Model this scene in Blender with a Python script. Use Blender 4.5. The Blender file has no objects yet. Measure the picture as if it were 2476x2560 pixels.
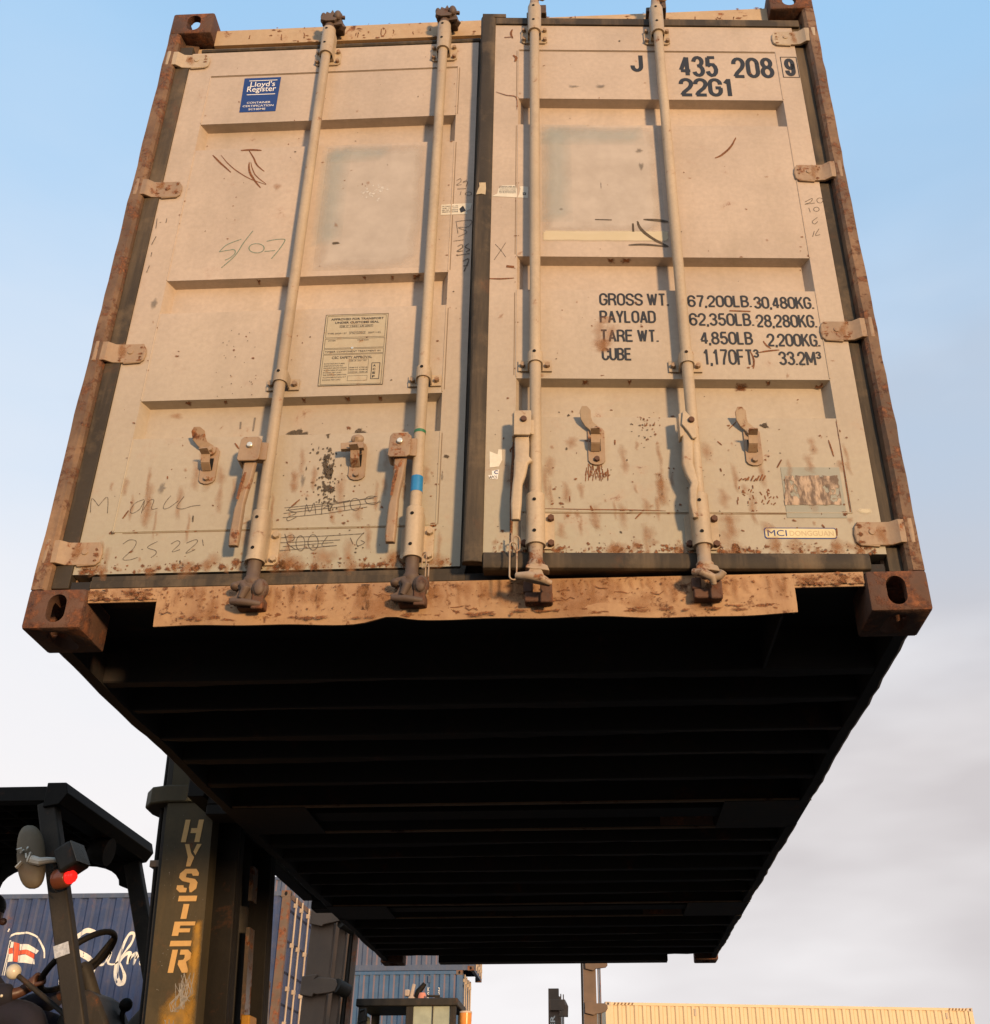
import bpy, bmesh, math, random
from mathutils import Vector, Matrix
random.seed(7)
R_ = math.radians
sc = bpy.context.scene
col = sc.collection

# ------------------------------------------------------------------ camera
CAMZ = 0.63
CZ = CAMZ + 1.246            # height of the lifted container's underside
Cc = Vector((0.2952, -2.7013, CAMZ))
YAW, PIT, ROL = -0.0441, 0.5267, -0.0025
FPX, PCX, PCY = 2794.8, 1339.7, 1278.5
fw = Vector((math.sin(YAW)*math.cos(PIT), math.cos(YAW)*math.cos(PIT), math.sin(PIT)))
r0 = Vector((math.cos(YAW), -math.sin(YAW), 0)); u0 = r0.cross(fw)
rt = math.cos(ROL)*r0 + math.sin(ROL)*u0; up = -math.sin(ROL)*r0 + math.cos(ROL)*u0
cam = bpy.data.cameras.new('camera'); camo = bpy.data.objects.new('camera', cam); col.objects.link(camo)
m = Matrix.Identity(4)
for i in range(3):
    m[i][0] = rt[i]; m[i][1] = up[i]; m[i][2] = -fw[i]; m[i][3] = Cc[i]
camo.matrix_world = m
cam.sensor_fit = 'HORIZONTAL'; cam.sensor_width = 36; cam.lens = 36*FPX/2476
cam.shift_x = (1238-PCX)/2476; cam.shift_y = (PCY-1280)/2476
cam.clip_start = .05; cam.clip_end = 5000
sc.camera = camo

# ------------------------------------------------------------------ sky and sun
SUN_AZ, SUN_EL = R_(31), R_(4)      # azimuth to the right of straight behind the camera
w = bpy.data.worlds.new('World'); sc.world = w; w.use_nodes = True
nt = w.node_tree; N = nt.nodes; Lk = nt.links
bg = N['Background']
sky = N.new('ShaderNodeTexSky'); sky.sky_type = 'NISHITA'; sky.sun_disc = False
sky.sun_elevation = SUN_EL; sky.sun_rotation = math.pi - SUN_AZ
sky.air_density = 1.0; sky.dust_density = 1.0; sky.ozone_density = 1.5
tc = N.new('ShaderNodeTexCoord'); sp = N.new('ShaderNodeSeparateXYZ'); Lk.new(tc.outputs['Generated'], sp.inputs[0])
mp = N.new('ShaderNodeMapping'); mp.inputs['Scale'].default_value = (1.3, 1.3, 4.2); Lk.new(tc.outputs['Generated'], mp.inputs[0])
nz = N.new('ShaderNodeTexNoise'); nz.inputs['Scale'].default_value = 1.6; nz.inputs['Detail'].default_value = 5; nz.inputs['Roughness'].default_value = .5
Lk.new(mp.outputs[0], nz.inputs['Vector'])
# elevation (sine) plus a little noise decides how much thin high cloud lies before the blue
mr = N.new('ShaderNodeMapRange'); mr.inputs[1].default_value = .88; mr.inputs[2].default_value = .24; mr.inputs[3].default_value = 0; mr.inputs[4].default_value = 1
mr.interpolation_type = 'SMOOTHSTEP'
ad = N.new('ShaderNodeMath'); ad.operation = 'MULTIPLY_ADD'; ad.inputs[1].default_value = -.22; Lk.new(nz.outputs['Fac'], ad.inputs[0])
ad2 = N.new('ShaderNodeMath'); ad2.operation = 'ADD'; ad2.inputs[1].default_value = .11; Lk.new(sp.outputs['Z'], ad2.inputs[0]); Lk.new(ad2.outputs[0], ad.inputs[2])
Lk.new(ad.outputs[0], mr.inputs[0])
cr = N.new('ShaderNodeValToRGB'); cr.color_ramp.elements[0].position = .3; cr.color_ramp.elements[0].color = (6.1, 5.75, 5.85, 1)
cr.color_ramp.elements[1].position = .62; cr.color_ramp.elements[1].color = (8.9, 8.65, 8.75, 1)
mp2 = N.new('ShaderNodeMapping'); mp2.inputs['Location'].default_value = (3.1, 1.7, .4); mp2.inputs['Scale'].default_value = (1.6, 1.0, 5); Lk.new(tc.outputs['Generated'], mp2.inputs[0])
nz2 = N.new('ShaderNodeTexNoise'); nz2.inputs['Scale'].default_value = 1.5; nz2.inputs['Detail'].default_value = 4; Lk.new(mp2.outputs[0], nz2.inputs['Vector'])
# a darker bank of cloud towards the right (east), brighter to the left
ad3 = N.new('ShaderNodeMath'); ad3.operation = 'MULTIPLY_ADD'; ad3.inputs[1].default_value = -.55; Lk.new(sp.outputs['X'], ad3.inputs[0]); Lk.new(nz2.outputs['Fac'], ad3.inputs[2])
Lk.new(ad3.outputs[0], cr.inputs['Fac'])
mx = N.new('ShaderNodeMix'); mx.data_type = 'RGBA'
Lk.new(mr.outputs[0], mx.inputs['Factor']); 
gain = N.new('ShaderNodeMix'); gain.data_type = 'RGBA'; gain.blend_type = 'MULTIPLY'; gain.inputs['Factor'].default_value = 1
SKY_GAIN = gain.inputs['B']; SKY_GAIN.default_value = (2.2, 2.1, 2.0, 1)
pale = N.new('ShaderNodeMix'); pale.data_type = 'RGBA'; pale.inputs['Factor'].default_value = .80      # thin high haze over the clear sky
pale.inputs['B'].default_value = (3.8, 6.8, 10.2, 1)
Lk.new(sky.outputs[0], gain.inputs['A']); Lk.new(gain.outputs['Result'], pale.inputs['A']); Lk.new(pale.outputs['Result'], mx.inputs['A']); Lk.new(cr.outputs[0], mx.inputs['B'])
Lk.new(mx.outputs['Result'], bg.inputs[0]); bg.inputs[1].default_value = .08
sun = bpy.data.lights.new('sun', 'SUN'); sun.energy = 3.3; sun.angle = R_(5.5); sun.color = (1, .66, .36)
suno = bpy.data.objects.new('sun', sun); col.objects.link(suno)
sd = Vector((math.sin(SUN_AZ)*math.cos(SUN_EL), -math.cos(SUN_AZ)*math.cos(SUN_EL), math.sin(SUN_EL)))
suno.rotation_euler = sd.to_track_quat('Z', 'Y').to_euler(); suno.location = sd*60
sc.view_settings.view_transform = 'Standard'; sc.view_settings.look = 'None'; sc.view_settings.gamma = 1
sc.view_settings.exposure = .40

# ------------------------------------------------------------------ measuring helpers: pixel of the photo (1896 wide) -> point on a plane of the place
S_ = 2476/1896
def ray(px, py): return fw + rt*((px*S_-PCX)/FPX) - up*((py*S_-PCY)/FPX)
def at(px, py, y):
    d = ray(px, py); return Cc + d*((y-Cc.y)/d.y)
def atx(px, py, x):
    d = ray(px, py); return Cc + d*((x-Cc.x)/d.x)
DY = .03                                       # outer face of the doors behind the container's front plane
PIV = {-1: Vector((-1.19, DY, CZ)), 1: Vector((1.19, DY, CZ))}
ANG = {-1: 0.0, 1: R_(3.3)}
def dl(side, px, py, out=0.0):                 # point on a door, in that door's own frame (x along the door, z up)
    a = ANG[side]; ex = Vector((math.cos(a), math.sin(a), 0)); n = Vector((math.sin(a), -math.cos(a), 0))
    o = PIV[side] + n*out; d = ray(px, py); t = (o-Cc).dot(n)/d.dot(n)
    p = Cc + d*t - PIV[side]
    return p.dot(ex), p.z

# ------------------------------------------------------------------ materials
MATS = {}
class NT:
    def __init__(s, name):
        s.m = bpy.data.materials.new(name); s.m.use_nodes = True
        s.t = s.m.node_tree; s.b = s.t.nodes['Principled BSDF']; s.o = s.t.nodes['Material Output']
        s.tc = s.t.nodes.new('ShaderNodeTexCoord')
    def n(s, typ, **k):
        x = s.t.nodes.new(typ)
        for a, b in k.items(): setattr(x, a, b)
        return x
    def l(s, a, b): s.t.links.new(a, b)
    def noise(s, scale, detail=4, rough=.5, vec=(1, 1, 1), loc=(0, 0, 0), dist=0):
        mpn = s.n('ShaderNodeMapping'); mpn.inputs['Scale'].default_value = vec; mpn.inputs['Location'].default_value = loc
        s.l(s.tc.outputs['Object'], mpn.inputs[0])
        x = s.n('ShaderNodeTexNoise'); x.inputs['Scale'].default_value = scale; x.inputs['Detail'].default_value = detail
        x.inputs['Roughness'].default_value = rough; x.inputs['Distortion'].default_value = dist
        s.l(mpn.outputs[0], x.inputs['Vector']); return x.outputs['Fac']
    def ramp(s, fac, a, b, v0=0.0, v1=1.0):
        x = s.n('ShaderNodeMapRange'); x.inputs[1].default_value = a; x.inputs[2].default_value = b
        x.inputs[3].default_value = v0; x.inputs[4].default_value = v1
        s.l(fac, x.inputs[0]); return x.outputs[0]
    def mul(s, a, b, op='MULTIPLY'):
        x = s.n('ShaderNodeMath', operation=op)
        for i, q in enumerate((a, b)):
            if isinstance(q, (int, float)): x.inputs[i].default_value = q
            else: s.l(q, x.inputs[i])
        return x.outputs[0]
    def mix(s, f, a, b, blend='MIX'):
        x = s.n('ShaderNodeMix', data_type='RGBA', blend_type=blend)
        for i, q in (('Factor', f), ('A', a), ('B', b)):
            if isinstance(q, (int, float)): x.inputs[i].default_value = q
            elif isinstance(q, tuple): x.inputs[i].default_value = (*q, 1)
            else: s.l(q, x.inputs[i])
        return x.outputs['Result']
    def bump(s, h, st=.3, dist=.01):
        x = s.n('ShaderNodeBump'); x.inputs['Strength'].default_value = st; x.inputs['Distance'].default_value = dist
        s.l(h, x.inputs['Height']); s.l(x.outputs[0], s.b.inputs['Normal'])
    def z(s):
        x = s.n('ShaderNodeSeparateXYZ'); s.l(s.tc.outputs['Object'], x.inputs[0]); return x.outputs['Z']

def low_z(name): return (.15, 1.2)
def weathered(name, base, rust=.1, rscale=6, streak=.25, dirt=(.16, .11, .07), rough=.5, var=.18, metal=0.0, base2=None, zrust=None, bump=.25, fine=60, low=None,
              rc=((.055, .02, .010), (.30, .105, .03)), spec=.5, wavy=0):
    if name in MATS: return MATS[name]
    t = NT(name)
    v = t.noise(2.2, 5, .6); v2 = t.noise(fine, 3, .6)
    c = t.mix(t.ramp(v, .3, .7), tuple(x*(1-var) for x in base), tuple(min(1, x*(1+var*.7)) for x in (base2 or base)))
    if low: c = t.mix(t.mul(t.ramp(t.z(), low_z(name)[0], low_z(name)[1], 1, 0), t.ramp(v, .2, .6, .6, 1)), c, low)
    c = t.mix(t.ramp(v2, .35, .65, 0, .22), c, tuple(x*.6 for x in base))
    st = t.noise(9, 6, .65, vec=(1, 1, .09), loc=(2, 5, 1))
    c = t.mix(t.ramp(st, .48, .80, 0, streak), c, dirt)
    bl = t.noise(5, 8, .7, loc=(7, 1, 3))
    c = t.mix(t.ramp(bl, .52, .75, 0, streak*.8), c, dirt)
    rn = t.noise(rscale, 10, .72, loc=(1, 9, 4), dist=.3)
    th = .5 + (.5-rust)*.42
    if zrust:
        zz = t.ramp(t.z(), zrust[0], zrust[1], zrust[2], 0)
        rn = t.mul(rn, zz, 'ADD')
    rm = t.ramp(rn, th-.035, th+.035)
    rcol = t.mix(t.ramp(t.noise(rscale*3.5, 6, .7), .35, .65), rc[0], rc[1])
    halo = t.ramp(rn, th-.12, th+.02, 0, .35)
    c = t.mix(halo, c, tuple((a+b)/2 for a, b in zip(rc[1], base)))
    c = t.mix(rm, c, rcol)
    t.l(c, t.b.inputs['Base Color'])
    t.l(t.mix(rm, (rough,)*3, (.85,)*3), t.b.inputs['Roughness'])
    t.b.inputs['Metallic'].default_value = metal; t.b.inputs['Specular IOR Level'].default_value = spec
    h = t.mul(t.mul(rm, .6), t.mul(v2, .5), 'ADD')
    if wavy: h = t.mul(h, t.mul(t.noise(1.6, 2, .4), wavy), 'ADD')
    t.bump(h, bump, .006)
    MATS[name] = t.m; return t.m

def plain(name, base, rough=.5, metal=0.0, var=.12, scale=12, bump=.1, emit=None):
    if name in MATS: return MATS[name]
    t = NT(name); v = t.noise(scale, 5, .6)
    c = t.mix(t.ramp(v, .3, .7), tuple(x*(1-var) for x in base), tuple(min(1, x*(1+var)) for x in base))
    t.l(c, t.b.inputs['Base Color']); t.l(t.ramp(v, .3, .7, rough*.85, min(1, rough*1.15)), t.b.inputs['Roughness'])
    t.b.inputs['Metallic'].default_value = metal
    if emit:
        t.b.inputs['Emission Color'].default_value = (*emit[0], 1); t.b.inputs['Emission Strength'].default_value = emit[1]
    if bump: t.bump(v, bump, .004)
    MATS[name] = t.m; return t.m

def stain(name, c0, c1, amt=1.0, scale=40, lo=.50, hi=.62, rough=.85):
    """thin film of rust, dirt or ink: opaque where the point attribute 'a' (1 in the middle, 0 at the rim) beats a noise"""
    if name in MATS: return MATS[name]
    t = NT(name); at_ = t.n('ShaderNodeAttribute', attribute_name='a')
    nzv = t.noise(scale, 6, .7)
    s = t.mul(t.mul(at_.outputs['Fac'], .55), t.mul(nzv, .62), 'ADD')
    al = t.ramp(s, lo, hi, 0, amt)
    t.l(t.mix(t.ramp(t.noise(scale*1.7, 4, .6), .35, .65), c0, c1), t.b.inputs['Base Color'])
    t.b.inputs['Roughness'].default_value = rough; t.l(al, t.b.inputs['Alpha'])
    MATS[name] = t.m; return t.m

P_DOOR = weathered('door_paint', (.475, .378, .292), rust=.015, rscale=9, streak=.26, dirt=(.25, .20, .125), rough=.5, var=.12, base2=(.515, .412, .318), low=(.345, .318, .23),
                   zrust=(.15, 1.0, .035), wavy=5, bump=.25)
P_FRAME = weathered('frame_paint', (.41, .245, .12), rust=.25, rscale=30, streak=.8, dirt=(.21, .09, .035), rough=.6, var=.2, rc=((.05, .022, .012), (.21, .085, .03)))
P_HEAD = weathered('header_paint', (.50, .36, .215), rust=.17, rscale=14, streak=.35, dirt=(.30, .15, .06), rough=.6, var=.15)
P_RUST = weathered('rusted_steel', (.10, .05, .03), rust=.45, rscale=11, streak=.5, dirt=(.05, .025, .018), rough=.8, var=.35, rc=((.045, .018, .012), (.24, .085, .03)), bump=.6)
P_POST = weathered('rusted_post', (.105, .055, .028), rust=.36, rscale=18, streak=.9, dirt=(.05, .034, .027), rough=.7, var=.4, base2=(.25, .15, .08), rc=((.05, .02, .014), (.25, .10, .04)), bump=.6)
P_BAR = weathered('bar_paint', (.47, .37, .25), rust=.12, rscale=22, streak=.6, dirt=(.2, .14, .09), rough=.5, var=.2, fine=110)
P_HARD = weathered('hardware_paint', (.34, .235, .145), rust=.26, rscale=24, streak=.6, dirt=(.14, .09, .06), rough=.55, var=.2, fine=90)
P_CAM = weathered('cam_steel', (.10, .065, .045), rust=.3, rscale=16, streak=.3, rough=.65, var=.3, rc=((.03, .017, .012), (.13, .055, .03)))
P_CAML = weathered('worn_cam_paint', (.38, .29, .20), rust=.36, rscale=18, streak=.3, rough=.6, var=.2)
P_GASK = weathered('gasket_rubber', (.050, .039, .027), rust=.02, streak=.9, dirt=(.19, .135, .08), rough=.65, var=.3, spec=.25, rscale=5, bump=.3, wavy=.6)
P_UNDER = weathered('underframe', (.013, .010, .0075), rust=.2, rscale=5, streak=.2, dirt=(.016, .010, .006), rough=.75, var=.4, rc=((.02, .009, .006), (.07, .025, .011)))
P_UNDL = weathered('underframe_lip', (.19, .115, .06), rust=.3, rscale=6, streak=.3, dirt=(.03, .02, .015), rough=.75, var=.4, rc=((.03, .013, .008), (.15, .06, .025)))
M_INK = plain('black_lettering', (.014, .014, .016), .55, bump=0)
M_BLUE = plain('sticker_blue', (.012, .035, .17), .35, bump=0, var=.08)
M_WHITE = plain('sticker_white', (.78, .76, .72), .45, bump=0, var=.05)
M_PAPER = weathered('torn_paper', (.70, .66, .56), rust=.02, streak=.2, rough=.7, var=.15)
M_PLATE = weathered('data_plate', (.46, .39, .26), rust=.17, rscale=25, streak=.4, dirt=(.30, .17, .07), rough=.45, var=.12, rc=((.25, .13, .05), (.36, .2, .08)))
M_BOLT = plain('bright_bolt', (.75, .72, .62), .3, metal=.6)
M_RBOLT = plain('rusty_bolt', (.10, .045, .025), .8)
M_TAPE = plain('blue_tape', (.02, .20, .45), .4)
M_GTAPE = plain('green_tape', (.03, .16, .07), .5)
S_RUST = stain('rust_stain', (.085, .032, .013), (.27, .10, .03), .9, 110, .5, .72)
S_WASH = stain('rust_wash', (.30, .13, .045), (.40, .2, .09), .55, 34, .30, .95)
S_DIRT = stain('dark_grime', (.05, .037, .025), (.11, .08, .05), .85, 60)
S_GREY = stain('grey_smear', (.16, .14, .12), (.24, .21, .18), .6, 30, .45, .75)
S_FADE = stain('faded_patch', (.48, .415, .35), (.57, .50, .43), .75, 7, .2, .7, rough=.6)
S_FADEB = stain('blue_grey_patch', (.40, .45, .43), (.44, .48, .45), .38, 9, .25, .9, rough=.6)
S_CREAM = stain('cream_patch', (.66, .58, .40), (.70, .62, .45), .7, 6, .25, .6)
S_SCUFF = stain('pale_scuff', (.62, .58, .52), (.70, .66, .60), .8, 60, .45, .7, rough=.6)
S_OVER = stain('overpainted_patch', (.29, .29, .235), (.33, .325, .27), .9, 5, .18, .3, rough=.6)
M_PEN = stain('pencil_mark', (.06, .05, .04), (.12, .10, .08), .9, 130, .66, .92)
M_GPEN = stain('green_crayon', (.13, .21, .16), (.2, .28, .22), .9, 130, .66, .92)
M_LINE = plain('seam_line', (.20, .14, .085), .8, bump=0)
T_DARK = weathered('truck_dark_paint', (.030, .026, .021), rust=.05, rscale=8, streak=.35, dirt=(.10, .08, .055), rough=.6, var=.3, spec=.2)
T_BLACK = weathered('truck_black', (.011, .0095, .008), rust=.02, streak=.3, dirt=(.035, .027, .018), rough=.65, var=.3, spec=.15)
T_FACE = weathered('mast_face_paint', (.068, .053, .028), rust=.03, rscale=6, streak=.45, dirt=(.12, .08, .035), rough=.65, var=.35, spec=.2)
T_YEL = weathered('worn_yellow', (.42, .20, .012), rust=.1, rscale=8, streak=.5, dirt=(.10, .07, .03), rough=.5, var=.25)
T_LET = weathered('stencil_paint', (.62, .36, .11), rust=.06, rscale=22, streak=.25, rough=.6, var=.12)
T_WORN = weathered('worn_metal', (.20, .16, .13), rust=.35, rscale=14, streak=.7, dirt=(.03, .025, .02), rough=.35, var=.4, metal=.6)
T_BROWN = weathered('dusty_brown', (.16, .103, .065), rust=.04, rscale=6, streak=.35, dirt=(.10, .075, .055), rough=.7, var=.25)
M_TYRE = plain('tyre', (.02, .02, .02), .8)
M_RED = plain('red_lens', (.6, .02, .015), .25, bump=0, emit=((1, .02, .015), .75))
M_AMB = weathered('amber_lens', (.24, .07, .03), rust=.06, streak=.4, dirt=(.1, .06, .04), rough=.3)
M_MIRB = weathered('dusty_mirror_back', (.17, .128, .075), rust=.02, streak=.5, dirt=(.13, .10, .06), rough=.6)
M_KNOB = plain('cream_knob', (.62, .56, .44), .3)
M_NAVY = plain('navy_cloth', (.012, .0105, .019), .9, var=.35, scale=30, bump=.4)
M_SKIN = plain('dark_skin', (.085, .036, .022), .5, var=.2, scale=40)
M_HAIR = plain('dark_hair', (.012, .01, .009), .7, scale=80, bump=.5)
M_SEAT = weathered('seat_vinyl', (.10, .085, .068), rust=.01, streak=.4, rough=.6)
M_TAPEW = plain('foil_tape', (.55, .54, .52), .35, metal=.4, var=.3, scale=60, bump=.5)
C_BLUE = weathered('container_blue', (.032, .058, .145), rust=.03, rscale=3, streak=.32, dirt=(.19, .15, .14), rough=.55, var=.2, fine=25)
C_BLU2 = weathered('faded_blue', (.045, .115, .225), rust=.03, rscale=3, streak=.35, dirt=(.20, .16, .15), rough=.55, var=.15, fine=25)
C_BLU3 = weathered('slate_blue', (.07, .10, .165), rust=.03, rscale=3, streak=.4, dirt=(.2, .17, .16), rough=.6, var=.15, fine=25)
C_MAUVE = weathered('sunlit_dusty_mauve', (.165, .13, .165), rust=.02, streak=.3, dirt=(.2, .15, .14), rough=.65, var=.12)  # faded, dusty slopes facing the sun, its warm light painted into the colour
C_YEL = weathered('container_cream_yellow', (.64, .48, .28), rust=.0, streak=.15, dirt=(.4, .25, .12), rough=.5, var=.06)
C_WHT = weathered('white_marking', (.84, .80, .70), rust=.03, rscale=9, streak=.1, rough=.5, var=.05, bump=.05)
C_REDF = weathered('red_marking', (.70, .11, .04), rust=.0, streak=.2, rough=.5, var=.1)
C_RUSTY = weathered('rusty_corner', (.15, .105, .075), rust=.42, rscale=5, streak=.6, rough=.8, var=.35, rc=((.10, .035, .015), (.28, .10, .04)))
C_DBAR = weathered('door_bar_pale', (.50, .40, .30), rust=.12, rscale=6, streak=.3, rough=.55, var=.2)

# ------------------------------------------------------------------ mesh builder
ORI = {}
class MB:
    def __init__(s): s.v = []; s.f = []; s.mi = []; s.a = None
    def add(s, vs, fs, mat=0):
        o = len(s.v); s.v += [Vector(p) for p in vs]
        for f in fs: s.f.append([o+i for i in f]); s.mi.append(mat)
        return s
    def box(s, x0, x1, y0, y1, z0, z1, mat=0):
        vs = [(x, y, z) for z in (z0, z1) for y in (y0, y1) for x in (x0, x1)]
        return s.add(vs, [(0, 2, 3, 1), (4, 5, 7, 6), (0, 1, 5, 4), (2, 6, 7, 3), (0, 4, 6, 2), (1, 3, 7, 5)], mat)
    def obox(s, c, ax, ay, az, mat=0):           # centre and three half-axis vectors
        c, ax, ay, az = map(Vector, (c, ax, ay, az))
        vs = [c+ax*i+ay*j+az*k for k in (-1, 1) for j in (-1, 1) for i in (-1, 1)]
        return s.add(vs, [(0, 2, 3, 1), (4, 5, 7, 6), (0, 1, 5, 4), (2, 6, 7, 3), (0, 4, 6, 2), (1, 3, 7, 5)], mat)
    def beam(s, p0, p1, wa, wb, side=(0, 1, 0), mat=0, w1=None):
        p0, p1 = Vector(p0), Vector(p1); d = (p1-p0).normalized(); b = Vector(side); b = (b-d*b.dot(d)).normalized(); a = b.cross(d)
        k = w1 if w1 else 1
        vs = []
        for p, q in ((p0, 1), (p1, k)):
            for i, j in ((-1, -1), (1, -1), (1, 1), (-1, 1)): vs.append(p+a*(wa/2*i*q)+b*(wb/2*j*q))
        return s.add(vs, [(3, 2, 1, 0), (4, 5, 6, 7), (0, 1, 5, 4), (1, 2, 6, 5), (2, 3, 7, 6), (3, 0, 4, 7)], mat)
    def tube(s, pts, r, n=12, closed=False, mat=0, caps=True):
        pts = [Vector(p) for p in pts]; k = len(pts); rs = r if isinstance(r, (list, tuple)) else [r]*k
        ref = None; rings = []
        for i, p in enumerate(pts):
            if closed: d = (pts[(i+1) % k]-pts[i-1])
            else: d = pts[min(i+1, k-1)]-pts[max(i-1, 0)]
            d = d.normalized()
            if ref is None:
                ref = Vector((0, 0, 1)) if abs(d.z) < .9 else Vector((1, 0, 0))
            ref = (ref-d*ref.dot(d)).normalized(); b = d.cross(ref)
            rings.append([p+(ref*math.cos(2*math.pi*j/n)+b*math.sin(2*math.pi*j/n))*rs[i] for j in range(n)])
        vs = [q for rg in rings for q in rg]; fs = []
        for i in range(k if closed else k-1):
            a, b2 = i*n, ((i+1) % k)*n
            for j in range(n): fs.append((a+j, a+(j+1) % n, b2+(j+1) % n, b2+j))
        if caps and not closed: fs.append(tuple(range(n-1, -1, -1))); fs.append(tuple((k-1)*n+j for j in range(n)))
        return s.add(vs, fs, mat)
    def cyl(s, p0, p1, r, r1=None, n=14, mat=0): return s.tube([p0, p1], [r, r if r1 is None else r1], n, mat=mat)
    def prism(s, poly, fn, c0, c1, mat=0):        # poly of (a, b); fn(a, b, c) -> point
        k = len(poly); vs = [fn(a, b, c0) for a, b in poly]+[fn(a, b, c1) for a, b in poly]
        fs = [tuple(range(k-1, -1, -1)), tuple(range(k, 2*k))]+[(i, (i+1) % k, k+(i+1) % k, k+i) for i in range(k)]
        return s.add(vs, fs, mat)
    def ell(s, c, r, n=14, h=8, mat=0):
        c = Vector(c); vs = []; fs = []
        for i in range(1, h):
            t = math.pi*i/h
            for j in range(n):
                q = 2*math.pi*j/n; vs.append(c+Vector((r[0]*math.sin(t)*math.cos(q), r[1]*math.sin(t)*math.sin(q), r[2]*math.cos(t))))
        for i in range(h-2):
            for j in range(n): fs.append((i*n+j, (i+1)*n+j, (i+1)*n+(j+1) % n, i*n+(j+1) % n))
        a = len(vs); vs += [c+Vector((0, 0, r[2])), c-Vector((0, 0, r[2]))]
        for j in range(n): fs.append((a, j, (j+1) % n)); fs.append((a+1, (h-2)*n+(j+1) % n, (h-2)*n+j))
        return s.add(vs, fs, mat)
    def build(s, name, mats, parent=None, ori=None, smooth=35, bevel=0, solid=0):
        if not isinstance(mats, (list, tuple)): mats = [mats]
        if ori is None: ori = ORI.get(parent.name, Vector((0, 0, 0))) if parent else Vector((0, 0, 0))
        ori = Vector(ori)
        me = bpy.data.meshes.new(name); me.from_pydata([p-ori for p in s.v], [], s.f)
        for mm in mats: me.materials.append(mm)
        for p, k in zip(me.polygons, s.mi): p.material_index = k
        bm = bmesh.new(); bm.from_mesh(me); bmesh.ops.recalc_face_normals(bm, faces=bm.faces); bm.to_mesh(me); bm.free()
        if s.a is not None:
            at_ = me.attributes.new('a', 'FLOAT', 'POINT')
            for i, q in enumerate(s.a): at_.data[i].value = q
        if smooth:
            for p in me.polygons: p.use_smooth = True
            me.set_sharp_from_angle(angle=R_(smooth))
        me.update()
        o = bpy.data.objects.new(name, me); col.objects.link(o)
        if parent: o.parent = parent; ORI[o.name] = ori
        else: o.location = ori; ORI[o.name] = ori
        if bevel:
            b = o.modifiers.new('bevel', 'BEVEL'); b.width = bevel; b.segments = 2; b.limit_method = 'ANGLE'; b.angle_limit = R_(40)
        return o

def mesh_obj(name, me, mats, parent):
    me.name = name
    if len(me.materials): me.materials.clear()
    for mm in (mats if isinstance(mats, (list, tuple)) else [mats]): me.materials.append(mm)
    o = bpy.data.objects.new(name, me); col.objects.link(o)
    if parent: o.parent = parent
    return o
def tag(o, label=None, cat=None, group=None, kind=None):
    for k, v in (('label', label), ('category', cat), ('group', group), ('kind', kind)):
        if v: o[k] = v
    return o
def empty(name, loc, rz=0, local=False):
    o = bpy.data.objects.new(name, None); col.objects.link(o); o.location = loc; o.rotation_euler.z = rz; o.empty_display_size = .2
    ORI[o.name] = Vector((0, 0, 0)) if local else Vector(loc); return o
def copy_tree(o, parent=None):
    c = o.copy(); col.objects.link(c)
    if parent: c.parent = parent
    for ch in list(o.children): copy_tree(ch, c)
    return c
def baked(obj):
    dg = bpy.context.evaluated_depsgraph_get(); dg.update()
    me = bpy.data.meshes.new_from_object(obj.evaluated_get(dg)); return me
def cut(base_mb, cutters, name, mats, parent, ori, smooth=35, bevel=0):
    """base minus the cutters, as one mesh"""
    a = base_mb.build('tmp', mats, None, (0, 0, 0), smooth=0, bevel=bevel)
    bs = []
    for c in cutters:
        b = c.build('tmp', mats, None, (0, 0, 0), smooth=0); bs.append(b)
        md = a.modifiers.new('cut', 'BOOLEAN'); md.operation = 'DIFFERENCE'; md.object = b; md.solver = 'EXACT'
    me = baked(a)
    for q in [a]+bs: bpy.data.objects.remove(q)
    me.transform(Matrix.Translation(-Vector(ori)))
    for p in me.polygons: p.use_smooth = True
    me.set_sharp_from_angle(angle=R_(smooth))
    o = mesh_obj(name, me, mats, parent); ORI[o.name] = Vector(ori); return o
def text(body, name, box, fn, mat, parent, bold=0, space=1.0, font_box_fit=True, thick=0):
    """lettering fitted to box (x0, x1, z0, z1) and laid on a surface with fn(x, z) -> point"""
    cu = bpy.data.curves.new('tmp', 'FONT'); cu.body = body; cu.size = 1; cu.offset = bold; cu.space_character = space; cu.resolution_u = 3; cu.fill_mode = 'FRONT'
    o = bpy.data.objects.new('tmp', cu); col.objects.link(o); me = baked(o); bpy.data.objects.remove(o)
    xs = [v.co.x for v in me.vertices]; ys = [v.co.y for v in me.vertices]
    x0, x1, z0, z1 = box; ax, bx, ay, by = min(xs), max(xs), min(ys), max(ys)
    ori = ORI.get(parent.name, Vector((0, 0, 0)))
    for v in me.vertices:
        a = x0+(v.co.x-ax)/(bx-ax)*(x1-x0); b = z0+(v.co.y-ay)/(by-ay)*(z1-z0)
        v.co = Vector(fn(a, b))-ori
    return mesh_obj(name, me, mat, parent)
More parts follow.
